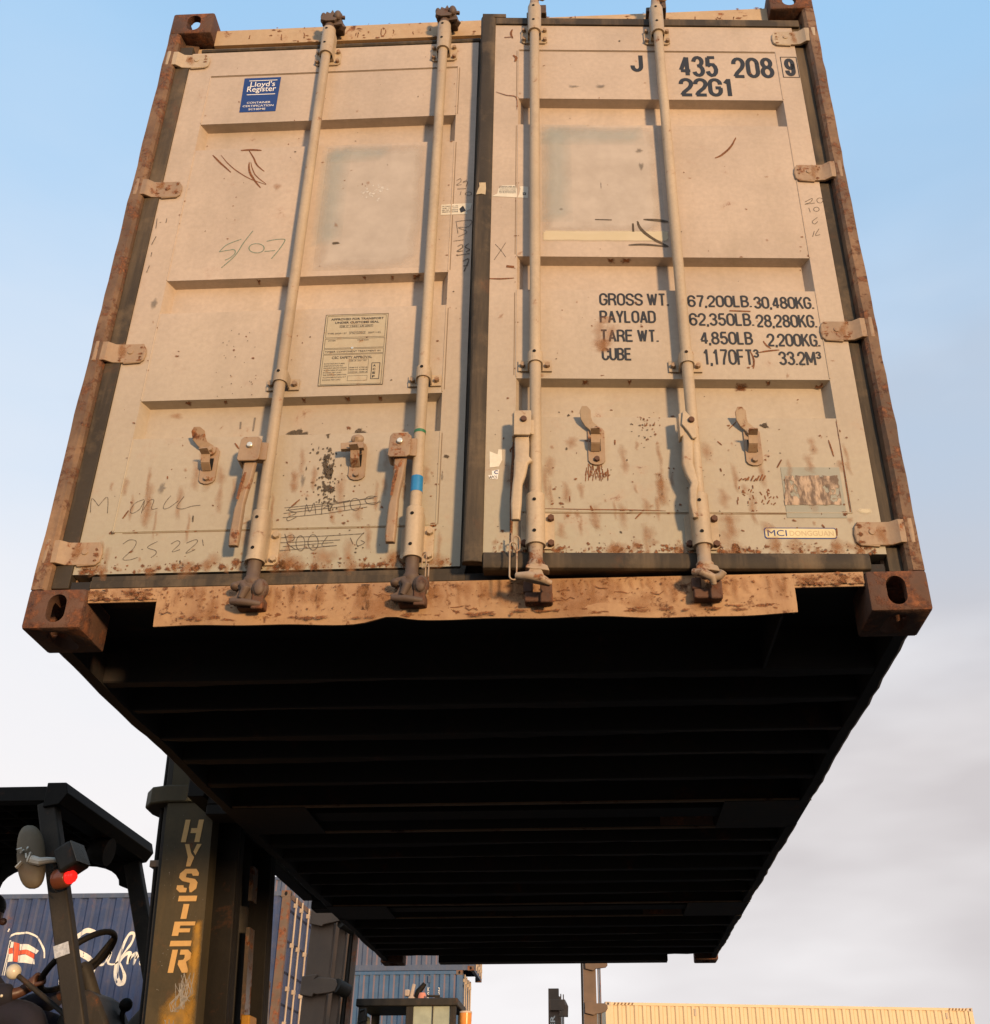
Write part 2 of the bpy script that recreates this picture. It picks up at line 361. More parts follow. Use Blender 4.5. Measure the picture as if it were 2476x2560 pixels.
def fuse(film, host, smooth=35):
    """surface marks become part of the mesh they lie on"""
    h, f = host.data, film.data; n = len(h.vertices); mats = list(h.materials); k = len(mats)
    me = bpy.data.meshes.new(h.name)
    me.from_pydata([v.co for v in h.vertices]+[v.co for v in f.vertices], [], [list(p.vertices) for p in h.polygons]+[[i+n for i in p.vertices] for p in f.polygons])
    for q in mats+list(f.materials): me.materials.append(q)
    mi = [p.material_index for p in h.polygons]+[p.material_index+k for p in f.polygons]; sh = [p.use_smooth for p in h.polygons]+[False]*len(f.polygons)
    for p, i, q in zip(me.polygons, mi, sh): p.material_index = i; p.use_smooth = q
    at_ = me.attributes.new('a', 'FLOAT', 'POINT')
    hv = h.attributes['a'].data if 'a' in h.attributes else None; fv = f.attributes['a'].data if 'a' in f.attributes else None
    for i in range(n): at_.data[i].value = hv[i].value if hv else 0
    for i in range(len(f.vertices)): at_.data[n+i].value = fv[i].value if fv else 1
    me.set_sharp_from_angle(angle=R_(smooth)); me.update()
    host.data = me; bpy.data.objects.remove(film); return host
class Film(MB):
    """thin marks: soft discs, strokes and patches carrying the attribute a"""
    def __init__(s, fn): super().__init__(); s.a = []; s.fn = fn; s.k = 0
    def off(s): s.k += 1; return .0006+.00002*(s.k % 60)
    def disc(s, x, z, rx, rz, rot=0, n=11, jag=.35, mat=0):
        o = s.off(); c, sn = math.cos(rot), math.sin(rot); vs = [s.fn(x, z, o)]
        for j in range(n):
            q = 2*math.pi*j/n; r = 1+random.uniform(-jag, jag); a, b = rx*r*math.cos(q), rz*r*math.sin(q)
            vs.append(s.fn(x+a*c-b*sn, z+a*sn+b*c, o))
        s.add(vs, [(0, 1+j, 1+(j+1) % n) for j in range(n)], mat); s.a += [1]+[0]*n
    def stroke(s, pts, wd, mat=0, taper=True, jit=0, a=1.0):
        o = s.off(); k = len(pts); vs = []
        if mat == 1:                                # washes fade towards their edges and ends
            rows = []
            for i, p in enumerate(pts):
                q = math.sin(math.pi*i/(k-1)) if k > 2 else 1; q = q**.6; g_ = wd*random.uniform(.8, 1.5)
                vs += [s.fn(p[0]-g_, p[1], o), s.fn(p[0], p[1], o), s.fn(p[0]+g_, p[1], o)]; rows += [0, q*random.uniform(.6, 1), 0]
            s.add(vs, [(3*i+j, 3*i+j+1, 3*i+j+4, 3*i+j+3) for i in range(k-1) for j in (0, 1)], mat); s.a += rows; return
        for i, p in enumerate(pts):
            p0 = Vector(pts[max(0, i-1)]); p1 = Vector(pts[min(k-1, i+1)]); d = (p1-p0)
            d = d.normalized() if d.length > 1e-9 else Vector((1, 0)); nx, nz = -d.y, d.x
            ww = wd*(.35+.65*math.sin(math.pi*(i+.6)/(k+.2)) if taper else 1)*.5
            jx = random.uniform(-jit, jit)
            vs += [s.fn(p[0]+nx*ww+jx, p[1]+nz*ww, o), s.fn(p[0]-nx*ww+jx, p[1]-nz*ww, o)]
        s.add(vs, [(2*i, 2*i+1, 2*i+3, 2*i+2) for i in range(k-1)], mat); s.a += [a]*(2*k)
    def patch(s, x0, x1, z0, z1, edge=.03, mat=0):
        o = s.off(); xs = [x0, x0+edge, x1-edge, x1]; zs = [z0, z0+edge, z1-edge, z1]
        vs = [s.fn(x, z, o) for z in zs for x in xs]
        s.add(vs, [(4*j+i, 4*j+i+1, 4*j+i+5, 4*j+i+4) for j in range(3) for i in range(3)], mat)
        s.a += [1 if 0 < i < 3 and 0 < j < 3 else 0 for j in range(4) for i in range(4)]
    def poly(s, pts, mat=0, a=1.0):
        o = s.off(); s.add([s.fn(x, z, o) for x, z in pts], [tuple(range(len(pts)))], mat); s.a += [a]*len(pts)

# ================================================================== the ground
g = MB(); g.add([(-400, -400, 0), (400, -400, 0), (400, 700, 0), (-400, 700, 0)], [(0, 1, 2, 3)])
tag(g.build('ground', weathered('yard_tarmac', (.034, .029, .024), rust=0, streak=.3, rough=.9, var=.3, rscale=1)), kind='structure')

# ================================================================== the lifted container
W2, LEN, HT = 1.219, 6.058, 2.591
box = empty('shipping_container', (0, 0, CZ))
tag(box, 'weathered beige shipping container raised in the air, with its rusty closed doors towards us', 'shipping container')
def cz(x, y, z): return Vector((x, y, z+CZ))
BO = Vector((0, 0, CZ))

def stadium(cx, cz_, w, h, n=10):
    """upright slot outline"""
    pts = []; r = w/2; s = h/2-r
    for i in range(n+1): q = math.pi*i/n; pts.append((cx+r*math.cos(q), cz_+s+r*math.sin(q)))
    for i in range(n+1): q = math.pi+math.pi*i/n; pts.append((cx+r*math.cos(q), cz_-s+r*math.sin(q)))
    return pts
def corner_casting(sx, sy, sz):
    X0, X1 = sorted((sx*W2, sx*(W2-.162))); Y0, Y1 = (0, .178) if sy < 0 else (LEN-.178, LEN); Z0, Z1 = (CZ, CZ+.118) if sz < 0 else (CZ+HT-.118, CZ+HT)
    b = MB().box(X0, X1, Y0, Y1, Z0, Z1)
    inn = MB().box(X0+.03, X1-.03, Y0+.03, Y1-.03, Z0+.03, Z1-.028)
    xm, ym, zm = (X0+X1)/2, (Y0+Y1)/2, (Z0+Z1)/2
    f = MB(); ya, yb = ((Y0-.05, Y0+.06) if sy < 0 else (Y1-.06, Y1+.05))
    f.prism(stadium(xm-sx*.006, zm, .052, .084), lambda a, b_, c: (a, c, b_), ya, yb)
    sd_ = MB(); xa, xb = ((X1-.06, X1+.05) if sx > 0 else (X0-.05, X0+.06))
    sd_.prism(stadium(ym, zm, .06, .082), lambda a, b_, c: (c, a, b_), xa, xb)
    tp = MB(); za, zb = ((Z0-.05, Z0+.06) if sz < 0 else (Z1-.06, Z1+.05))
    tp.prism(stadium(xm, ym, .062, .122), lambda a, b_, c: (a, b_, c), za, zb)
    return cut(b, [inn, f, sd_, tp], 'corner_casting', P_RUST, box, BO, bevel=.009)
for sx in (-1, 1):
    for sy in (-1, 1):
        for sz in (-1, 1): corner_casting(sx, sy, sz)

# corner posts at the door end: an outer flange and a channel the door folds into
for sx in (-1, 1):
    b = MB()
    prof = [(1.217, .004), (1.186, .002), (1.176, .012), (1.168, .052), (1.120, .060), (1.120, .125), (1.217, .125)]
    zs = [.118+(2.473-.118)*i/40 for i in range(41)]; k = len(prof); vs = []
    for i, z in enumerate(zs):
        j = random.uniform(-.0018, .0018); j2 = random.uniform(-.0015, .0015)
        for q, (x, y) in enumerate(prof):
            jj = j if q in (0, 6) and 0 < i < 40 else 0
            vs.append(cz(sx*(x+jj+(j2 if q == 1 else 0)), y+(j2 if q < 3 else 0), z))
    fs = [(i*k+q, i*k+(q+1) % k, (i+1)*k+(q+1) % k, (i+1)*k+q) for i in range(40) for q in range(k)]
    b.add(vs, fs+[tuple(range(k)), tuple(40*k+q for q in range(k))])
    b.build('corner_post', P_POST, box, smooth=30)
    b = MB(); b.box(*sorted((sx*1.217, sx*1.10)), LEN-.11, LEN-.002, CZ+.118, CZ+2.473); b.build('corner_post', P_POST, box)

# header and sill
b = MB(); b.box(-1.057, 1.057, .048, .11, CZ+2.455, CZ+2.542); b.box(-1.12, 1.12, .062, .12, CZ+2.385, CZ+2.4555)
hdr = b.build('door_header', P_HEAD, box, bevel=.004)
film_h = Film(lambda x, z, o: cz(x, .048-o, z))
for i in range(70): film_h.disc(random.uniform(-1.04, 1.04), random.choice([2.545-random.random()**2*.05, 2.457+random.random()**2*.05]), random.uniform(.004, .022), random.uniform(.003, .012))
for i in range(25): x = random.uniform(-1, 1); film_h.stroke([(x+random.uniform(-.004, .004), 2.465+.01*j+random.random()*.03) for j in range(3)], .004)
fuse(film_h.build('tmp', [S_RUST], hdr, smooth=0), hdr)
# sill: a bent plate, its lower lip wavy, with a notch by each corner
zl = lambda x: .005+.0035*math.sin(x*6+1)+.0018*math.sin(x*23)+(.014*math.exp(-((x+.22)/.05)**2))
b = MB(); top = .121
def sill_run(x0, x1, zb, n):
    xs = [x0+(x1-x0)*i/n for i in range(n+1)]
    vs = []
    for x in xs:
        z0_ = zb(x); yb = .012+.010*math.sin(x*13)*(1 if zb is zl else 0)*.4
        vs += [cz(x, .013, top), cz(x, .012, top-.035), cz(x, yb, z0_+.02), cz(x, yb+.004, z0_), cz(x, yb+.010, z0_), cz(x, .026, z0_+.02), cz(x, .026, top)]
    fs = [(i*7+q, i*7+(q+1) % 7, (i+1)*7+(q+1) % 7, (i+1)*7+q) for i in range(n) for q in range(7)]
    b.add(vs, fs+[tuple(range(7)), tuple(n*7+q for q in range(7))])
sill_run(-.862, .868, zl, 60)
sill_run(-1.055, -.8622, lambda x: .080, 3); sill_run(.8682, 1.055, lambda x: .080, 3)
b.box(-1.118, 1.118, .0262, .1415, CZ+.1215, CZ+.1495, mat=1)
for x in (-.862, .862): b.box(x-.003, x+.003, .0262, .040, CZ+.014, CZ+.121)
b.box(-.857, .857, .05, .056, CZ+.03, CZ+.121, mat=1)
sill = b.build('door_sill', [P_FRAME, P_UNDER], box, smooth=40)
for x in (.835,):  # added rib that blocks sunlight entering under the floor by the right notch
    b = MB(); b.box(x-.004, x+.004, .062, .4365, CZ+.018, CZ+.1210); b.box(x-.004, x+.004, .1425, .4365, CZ+.1212, CZ+.1495); b.build('sun_block_rib', P_UNDER, box)
fs_ = Film(lambda x, z, o: cz(x, .0105-o, z))
for i in range(300):
    x = random.uniform(-.85, .85); z = .022+random.random()**.8*.095
    r = random.choice([.0015, .002, .002, .003, .003, .004, .006]); fs_.disc(x, z, r*random.uniform(.8, 2), r, random.uniform(-.5, .5))
for i in range(60): fs_.disc(random.uniform(-.85, .85), .016+random.random()*.014, random.uniform(.01, .04), random.uniform(.004, .010))
for i in range(120):
    x = random.choice((-1, 1))*random.uniform(.868, 1.05); r = random.choice([.002, .003, .005, .008]); fs_.disc(x, .084+random.random()**1.5*.034, r*2, r); 
for i in range(26): x = random.choice((-1, 1))*random.uniform(.868, 1.05); fs_.stroke([(x, .118-.011*j) for j in range(4)], random.uniform(.008, .02), mat=1)
for x, rx in ((-.25, .09), (-.72, .05), (.45, .05), (.30, .07), (.62, .04)): fs_.disc(x, .035, rx, .03, mat=1); fs_.disc(x+.02, .06, rx*.6, .03, mat=1)
for i in range(130): x = random.uniform(-.85, .85); fs_.stroke([(x+random.uniform(-.005, .005), .118-.02*j) for j in range(random.randint(3, 5))], random.uniform(.004, .016), mat=1)
for i in range(16): x = random.uniform(-.85, .85); z = random.uniform(.03, .1); fs_.stroke([(x+.012*j, z+random.uniform(-.006, .006)) for j in range(4)], .003)
fuse(fs_.build('tmp', [S_RUST, S_WASH], sill, smooth=0), sill, 40)

# side walls, roof, far end, floor and the steel under it
def corrugated(x_of, a0, a1, z0, z1, depth, pitch, fn, mats, name, parent, flip=1, rails=None, mat_slope=None):
    prof = []; x = a0; q = 0
    seq = ((.25, 0), (.25, 1), (.25, 1), (.25, 0))
    pts = [(a0, 0)]; u = a0
    while u < a1-1e-6:
        for du, dd in ((.36, 0), (.14, 1), (.36, 1), (.14, 0)):
            u2 = min(a1, u+du*pitch); pts.append((u2, depth*dd)); u = u2
            if u >= a1-1e-6: break
    pts[-1] = (a1, pts[-1][1])
    mb = MB(); vs = []
    for a, d in pts: vs += [fn(a, d, z0), fn(a, d, z1)]
    mb.add(vs, [])
    for i in range(len(pts)-1):
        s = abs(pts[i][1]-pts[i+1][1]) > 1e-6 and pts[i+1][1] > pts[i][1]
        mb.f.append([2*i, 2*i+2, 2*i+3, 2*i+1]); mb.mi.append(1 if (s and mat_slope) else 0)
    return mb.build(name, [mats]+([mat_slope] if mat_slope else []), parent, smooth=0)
for sx in (-1, 1):
    corrugated(None, .18, LEN-.18, .155, 2.53, .036, .278, lambda a, d, z, sx=sx: cz(sx*(1.214-d), a, z), P_DOOR, 'side_wall', box)
    b = MB(); b.box(*sorted((sx*1.214, sx*1.15)), .178, LEN-.178, CZ+2.53, CZ+2.588); b.build('top_side_rail', P_POST, box)
    # bottom rail: dented lower edge, cut away where the fork pockets pass
    b = MB()
    def rail(y0, y1, n, zb):
        vs = []
        for i in range(n+1):
            y = y0+(y1-y0)*i/n; e = zb+random.uniform(-.0015, .002)+.004*math.sin(y*7); xo = 1.208+random.uniform(-.002, .003)
            vs += [cz(sx*1.214, y, .157), cz(sx*1.2135, y, .06), cz(sx*xo, y, e+.006), cz(sx*(xo-.01), y, e), cz(sx*1.165, y, e+.001), cz(sx*1.165, y, .157)]
        b.add(vs, [(i*6+q, i*6+(q+1) % 6, (i+1)*6+(q+1) % 6, (i+1)*6+q) for i in range(n) for q in range(6)]+[tuple(range(6)), tuple(n*6+q for q in range(6))])
    for y0, y1 in ((.178, 1.86), (2.24, 3.92), (4.27, LEN-.178)): rail(y0, y1, int((y1-y0)/.07), .012)
    for y0, y1 in ((1.8602, 2.2398), (3.9202, 4.2698)): b.box(*sorted((sx*1.214, sx*1.165)), y0, y1, CZ+.125, CZ+.157)
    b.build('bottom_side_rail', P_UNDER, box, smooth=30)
b = MB(); b.box(-1.149, 1.149, .11, LEN-.05, CZ+2.56, CZ+2.575); b.build('roof', P_DOOR, box)
corrugated(None, -1.10, 1.10, .155, 2.47, .036, .278, lambda a, d, z: cz(a, LEN-.05-d, z), P_DOOR, 'end_wall', box)
b = MB(); b.box(-1.057, 1.057, LEN-.14, LEN-.012, CZ+2.47, CZ+2.55); b.build('end_header', P_HEAD, box)
b = MB()
b.box(-.80, .86, LEN-.14, LEN-.02, CZ+.004, CZ+.155); b.box(-1.057, -.8002, LEN-.14, LEN-.02, CZ+.085, CZ+.155); b.box(.8602, 1.057, LEN-.14, LEN-.02, CZ+.085, CZ+.155)
b.build('end_sill', P_UNDER, box)
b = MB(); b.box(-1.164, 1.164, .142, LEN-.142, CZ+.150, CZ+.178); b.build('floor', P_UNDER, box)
for y in (.483, .722, 1.002, 1.243, 1.546, 2.512, 2.767, 3.08, 3.348, 3.64, 4.634, 4.913, 5.171, 5.424, 5.715):
    b = MB(); n = 26; vs = []
    for i in range(n+1):
        x = -1.164+2.328*i/n; e = random.uniform(-.0025, .0025)+.004*math.sin(x*2.3+y*5); e2 = random.uniform(-.003, .003)+.005*math.sin(x*3.1+y*9)
        vs += [cz(x, y-.046+e, .149), cz(x, y-.046+e, .020), cz(x, y-.042+e, .016), cz(x, y-.004+e2, .016+e), cz(x, y+e2, .020+e), cz(x, y+e2, .034+e), cz(x, y-.004+e2, .034+e), cz(x, y-.004+e2, .022+e), cz(x, y-.040, .022), cz(x, y-.040, .149)]
    fs = []; mi = []
    for i in range(n):
        for q in range(10): fs.append((i*10+q, i*10+(q+1) % 10, (i+1)*10+(q+1) % 10, (i+1)*10+q)); mi.append(1 if q in (3, 4, 5) else 0)
    o_ = len(b.v); b.v += vs; b.f += [list(f) for f in fs]; b.mi += mi
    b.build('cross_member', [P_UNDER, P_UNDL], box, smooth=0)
for y0, y1 in ((1.86, 2.24), (3.92, 4.27)):
    b = MB()
    b.box(-1.213, 1.213, y0+.0005, y0+.006, CZ+.02, CZ+.1245); b.box(-1.213, 1.213, y1-.006, y1-.0005, CZ+.02, CZ+.1245); b.box(-1.16, 1.16, y0-.006, y1+.006, CZ+.125, CZ+.131)
    for sx in (-1, 1): b.box(*sorted((sx*1.205, sx*.86)), y0-.02, y1+.02, CZ+.0135, CZ+.0195)
    b.box(-1.16, 1.16, y1+.0062, y1+.03, CZ+.016, CZ+.022, mat=1); b.box(-1.16, 1.16, y0-.03, y0-.0062, CZ+.016, CZ+.022, mat=1)
    b.box(.62, .85, y1-.012, y1-.0065, CZ+.022, CZ+.11, mat=2)
    b.build('fork_pocket', [P_UNDER, P_UNDL, P_RUST], box)

# ------------------------------------------------------------------ the two doors
LB = {-1: (1.19-.598, 1.19-.162), 1: (.175-1.19, .625-1.19)}
def door(side):
    pv = PIV[side]
    d = empty('tmp', (0, 0, 0))
    s = side                                   # local x runs from the hinge post inwards: +x on the left door, -x on the right
    def L(u, y, z): return (-s*u, y, z)        # u measured from the hinge pivot inwards
    ue, ui = (.067, 1.155) if s < 0 else (.0595, 1.158)          # hinge edge, inner edge
    zb, zt = (.175, 2.388) if s < 0 else (.180, 2.392)
    ua, ub = (.155, 1.082) if s < 0 else (.135, 1.072)          # the pressed sheet
    D_ = .037
    mb = MB()
    rec = [(.628, .768), (1.113, 1.252), (1.862, 1.995)]
    zcuts = [zb]+[z for r in rec for z in r]+[zt]
    ucuts = [ue, ua, ub, ui]
    for j in range(len(zcuts)-1):
        z0, z1 = zcuts[j], zcuts[j+1]; isrec = (j % 2 == 1)
        for i in range(3):
            u0, u1 = ucuts[i], ucuts[i+1]
            if not (isrec and i == 1): mb.add([L(u0, 0, z0), L(u1, 0, z0), L(u1, 0, z1), L(u0, 0, z1)], [(0, 1, 2, 3)])
            else:
                q = .019; o_ = [(u0, z0), (u1, z0), (u1, z1), (u0, z1)]; n_ = [(u0+q, z0+.018), (u1-q, z0+.018), (u1-q, z1-.006), (u0+q, z1-.006)]
                vs = [L(a, 0, z) for a, z in o_]+[L(a, D_, z) for a, z in n_]
                mb.add(vs, [(4, 5, 6, 7)]+[(k, (k+1) % 4, 4+(k+1) % 4, 4+k) for k in range(4)])
    # edges and inner face
    T = .052
    mb.add([L(ue, 0, zb), L(ui, 0, zb), L(ui, 0, zt), L(ue, 0, zt), L(ue, T, zb), L(ui, T, zb), L(ui, T, zt), L(ue, T, zt)],
           [(0, 1, 5, 4), (1, 2, 6, 5), (2, 3, 7, 6), (3, 0, 4, 7), (4, 5, 6, 7)])
    bpy.data.objects.remove(d)
    o = mb.build('door', P_DOOR, box, ori=(0, 0, 0), smooth=0)
    o.location = (pv.x, pv.y, 0); o.rotation_euler.z = ANG[s]
    ORI[o.name] = Vector((0, 0, 0))
    # weld seams: slim beads round the sheet and across the frame
    sm = MB()
    def bead(p, q, r=.0022): sm.tube([L(p[0], -.0002, p[1]), L((p[0]+q[0])/2, -.0006, (p[1]+q[1])/2), L(q[0], -.0002, q[1])], r, 6)
    bead((ua, .31), (ua, .625)); bead((ua, .772), (ua, 1.11)); bead((ua, 1.255), (ua, 1.858)); bead((ua, 1.999), (ua, 2.255))
    bead((ub, .31), (ub, .625)); bead((ub, .772), (ub, 1.11)); bead((ub, 1.255), (ub, 1.858)); bead((ub, 1.999), (ub, 2.255))
    bead((ua, 2.2555), (ub, 2.2555)); bead((ua, .309), (ub, .309))
    sm.build('weld_seam', P_DOOR, o, smooth=60)
    ln = MB()
    ln.box(*sorted((-s*(ua+.002), -s*(ub-.002))), -.0009, -.0002, 2.2480, 2.2515)
    ln.box(*sorted((-s*(ua+.03), -s*(ub-.03))), -.0009, -.0002, .3030, .3050)
    uu = ub+.005
    for z0, z1 in ((.31, .62), (.78, 1.10), (1.26, 1.855), (2.0, 2.25)): ln.box(*sorted((-s*uu, -s*(uu+.0022))), -.0009, -.0002, z0, z1)
    ln.build('seam_line_strip', M_LINE, o, smooth=0)  # thin dark brown strips laid along the weld seams
    # gaskets
    gk = MB()
    if s < 0:
        gk.box(*sorted((-s*.0175, -s*.0665)), -.006, .05, .13, 2.42)                       # hinge side
        gk.box(*sorted((-s*.10, -s*1.18)), .004, .05, 2.389, 2.417)                      # top
        gk.tube([L(.10, .006, 2.400), L(1.16, .006, 2.402)], .011, 8)
        gk.box(*sorted((-s*.125, -s*1.17)), -.006, .045, .128, .1515); gk.box(*sorted((-s*.125, -s*1.17)), -.001, .045, .1517, .168)
        gk.box(*sorted((-s*1.1552, -s*1.172)), .004, .05, .16, 2.40)
    else:
        gk.box(*sorted((-s*.0185, -s*.0585)), .006, .05, .13, 2.42)
        n = 30; vs = []                                                                    # wide lip over the meeting edge
        for i in range(n+1):
            z = .150+(2.436-.150)*i/n; e = .0025*math.sin(z*5+1)+random.uniform(-.001, .001)
            for (u, y) in ((1.1575, -.003), (1.168, -.007), (1.188, -.009), (1.206+e, -.006), (1.211+e, .004), (1.211+e, .020), (1.1582, .022)): vs.append(L(u, y, z))
        gk.add(vs, [(i*7+q, i*7+(q+1) % 7, (i+1)*7+(q+1) % 7, (i+1)*7+q) for i in range(n) for q in range(7)]+[tuple(range(7)), tuple(n*7+q for q in range(7))])
        gk.box(*sorted((-s*.03, -s*1.157)), -.006, .045, 2.394, 2.430); gk.box(*sorted((-s*1.120, -s*1.207)), -.0072, .02, 2.431, 2.450)
        gk.prism([(.004, .180), (-.006, .178), (-.011, .168), (-.012, .140), (-.008, .130), (.004, .127)], lambda a, c, u: L(u, a, c), .11, 1.157)   # rounded bottom lip
        gk.box(*sorted((-s*.11, -s*1.156)), .004, .045, .132, .178)
    gk.build('gasket', P_GASK, o, smooth=40, bevel=.002)
    # hinges: a cranked blade with a knuckle at the post
    for z in ([2.336, 1.665, .950, .238] if s < 0 else [2.325, 1.63, .950, .240]):
        h = MB(); hh = .036
        pr = [(-.012, -.012), (.006, -.026), (.022, -.026), (.042, -.0105), (.062, -.0085), (.130, -.0085), (.130, -.0005), (.060, -.0005), (.040, -.001), (.020, -.014), (-.004, -.002)]
        h.prism([(u, y) for u, y in pr], lambda a, b_, c: L(a, b_, c), z-hh, z+hh)
        h.prism([(.128, z-hh), (.1385, z-hh+.012), (.1385, z+hh-.016), (.128, z+hh)], lambda a, b_, c: L(a, c, b_), -.0082, -.0004)
        h.cyl(L(-.010, -.012, z-hh-.002), L(-.010, -.012, z+hh+.002), .0165)
        h.tube([L(.126, -.005, z+hh-.006), L(.136, -.004, z+hh-.02), L(.1385, -.004, z), L(.136, -.004, z-hh+.012), L(.126, -.005, z-hh+.002), L(.075, -.004, z-hh-.001)], .0042, 6)
        h.tube([L(.092, -.0083, z+.004), L(.092, -.0112, z+.004)], .009, 12)
        ho = h.build('hinge', P_HARD if z < 2 else P_BAR, o, smooth=35, bevel=.0025)
        rs = Film(lambda a, b_, o_: L(a, -.0088-o_, b_))
        for i in range(9): rs.disc(random.choice([.05+random.random()*.02, .125]), z+random.uniform(-hh, hh)*.85, random.uniform(.005, .016), random.uniform(.004, .010))
        for i in range(3): rs.disc(.058+random.random()*.02, z+random.uniform(-.6, .6)*hh, .014, .025, mat=1)
        fuse(rs.build('tmp', [S_RUST, S_WASH], o, smooth=0), ho)
    return o
DL, DR = door(-1), door(1)
DOOR = {-1: DL, 1: DR}
FN = {s: (lambda x, z, o=.0012: (x, -o, z)) for s in (-1, 1)}

# ------------------------------------------------------------------ locking gear
def bar_set(side, bi):
    o = DOOR[side]; x = LB[side][bi] if side > 0 else LB[side][bi]
    if side < 0: x = LB[side][bi]
    yc = -.038                                   # bar axis in front of the door face
    worn = (side, bi) == (1, 0); low = (side, bi) in ((1, 0), (1, 1))
    mcam = P_CAML if low else P_CAM
    b = MB(); b.cyl((x, yc, .19), (x, yc, 2.40), .017, n=18); bar = b.build('locking_bar', P_BAR, o, smooth=50)
    b = MB()                                     # top and bottom bearing housings: a tube on a bolted plate
    def plate(z0, z1, wl, wr, yo): b.prism([(x-wl, z0+.01), (x-wl+.01, z0), (x+wr-.01, z0), (x+wr, z0+.01), (x+wr, z1-.01), (x+wr-.01, z1), (x-wl+.01, z1), (x-wl, z1-.01)], lambda a, c, y: (a, y, c), -yo, -.0005)
    plate(2.285, 2.365, .048, .048, .007)
    b.cyl((x, yc, 2.300), (x, yc, 2.442), .0245, n=20); b.box(x-.024, x+.024, yc, -.004, 2.300, 2.430)
    for dx in (-.038, .038):
        for z in (2.300, 2.350): b.cyl((x+dx, -.005, z), (x+dx, -.018, z), .0085, .0075, n=6, mat=1)
    for z in (2.425, 2.345): b.tube([(x-.004, yc-.0235, z), (x-.004, yc-.0252, z)], .0052, 10, mat=2)
    b.build('bearing_housing', [P_BAR, P_HARD, T_BLACK], o, smooth=40, bevel=.0015)
    b = MB(); wl = .040; wr = .052
    plate(.188, .300, wl, wr, .007)
    b.cyl((x, yc, .194), (x, yc, .338), .0255, .0255, n=20); b.box(x-.025, x+.025, yc, -.004, .196, .330)
    b.tube([(x, yc, .335), (x, yc, .3415)], [.0255, .0215], 20); b.tube([(x, yc, .194), (x, yc, .180)], [.0275, .0275], 20)
    for dx, z in ((-.030, .200), (.041, .205), (.041, .280)) if side < 0 else ((-.031, .203), (.042, .203), (.042, .282)):
        b.cyl((x+dx, -.005, z), (x+dx, -.019, z), .0105, .0095, n=6, mat=1)
    for z in (.312, .215): b.tube([(x-.004, yc-.0252, z), (x-.004, yc-.0268, z)], .0052, 10, mat=2)
    b.build('bearing_housing', [P_BAR, M_RBOLT if side > 0 else P_BAR, T_BLACK], o, smooth=40, bevel=.0015)
    # mid guide: strap over the bar with two ears
    b = MB(); z = .812; n = 10
    for i in range(n):
        q0, q1 = math.pi*i/n, math.pi*(i+1)/n
        sec = [(.0222*math.cos(q), yc-.0222*math.sin(q)) for q in (q0, q1)]+[(.0178*math.cos(q), yc-.0178*math.sin(q)) for q in (q1, q0)]
        b.prism(sec, lambda a_, y_, c: (x+a_, y_, c), z-.020, z+.020)
    for sg in (-1, 1):
        b.box(*sorted((x+sg*.0178, x+sg*.0222)), yc, -.007, z-.020, z+.020); b.box(*sorted((x+sg*.0178, x+sg*.050)), -.0069, -.001, z-.022, z+.018)
    for dx in (-.037, .037): b.cyl((x+dx, -.006, z-.003), (x+dx, -.019, z-.003), .0085, .0078, n=6, mat=1)
    b.tube([(x-.003, yc-.0215, z+.012), (x-.003, yc-.0232, z+.012)], .005, 10, mat=2)
    b.build('bar_guide', [P_BAR, P_HARD, T_BLACK], o, smooth=35)
    # cams and keepers, top and bottom
    b = MB()
    zt_ = 2.442; ou = 0 if side < 0 else .0
    b.tube([(x, yc, zt_), (x, yc, zt_+.008), (x, yc, zt_+.02), (x, yc, zt_+.045)], [.024, .022, .018, .016], 14)
    if side < 0:                                  # seated in the header keeper
        b.prism([(-.03, 0), (-.034, .02), (-.018, .027), (-.012, .046), (.002, .036), (.010, .056), (.018, .036), (.012, .016), (.03, .006), (.022, -.006), (-.01, -.008)], lambda a, c, y: (x+a, y, zt_+.034+c), yc-.024, yc+.008)
        b.ell((x-.026, yc-.010, zt_+.07), (.010, .012, .016)); b.ell((x-.024, yc-.012, zt_+.042), (.011, .012, .014))
        b.ell((x+.030, yc-.016, zt_+.062), (.015, .016, .024)); b.beam((x+.03, yc-.012, zt_+.058), (x+.056, yc-.006, zt_+.062), .012, .012)
        b.beam((x+.008, yc-.004, zt_+.025), (x+.050, yc-.012, zt_+.022), .016, .010); b.beam((x+.03, yc, zt_+.03), (x+.048, yc+.02, zt_+.04), .03, .02)
    else:                                         # swung clear: hooked claws standing up above the door
        b.tube([(x, yc, zt_+.04), (x+.001, yc, zt_+.09), (x+.002, yc-.002, zt_+.125)], [.016, .013, .011], 12)
        for dz, ln_ in ((.042, .040), (.068, .044), (.094, .038), (.118, .036)):
            b.tube([(x-.010, yc-.004, zt_+dz+.006), (x+.010, yc-.013, zt_+dz), (x+ln_*.8, yc-.010, zt_+dz-.004), (x+ln_, yc-.004, zt_+dz+.010)], [.011, .009, .008, .004], 8)
        b.tube([(x-.012, yc-.002, zt_+.11), (x-.026, yc-.006, zt_+.104), (x-.030, yc-.002, zt_+.118)], [.009, .008, .004], 8)
    b.build('locking_cam', P_CAML if side > 0 else P_CAM, o, smooth=45, bevel=.002)
    b = MB()
    zz = .182
    b.tube([(x, yc, zz), (x, yc, zz-.005), (x, yc, zz-.03), (x, yc, zz-.048), (x, yc, zz-.055), (x, yc, zz-.066), (x, yc, zz-.082)], [.0215, .0195, .0185, .019, .024, .024, .016], 16)
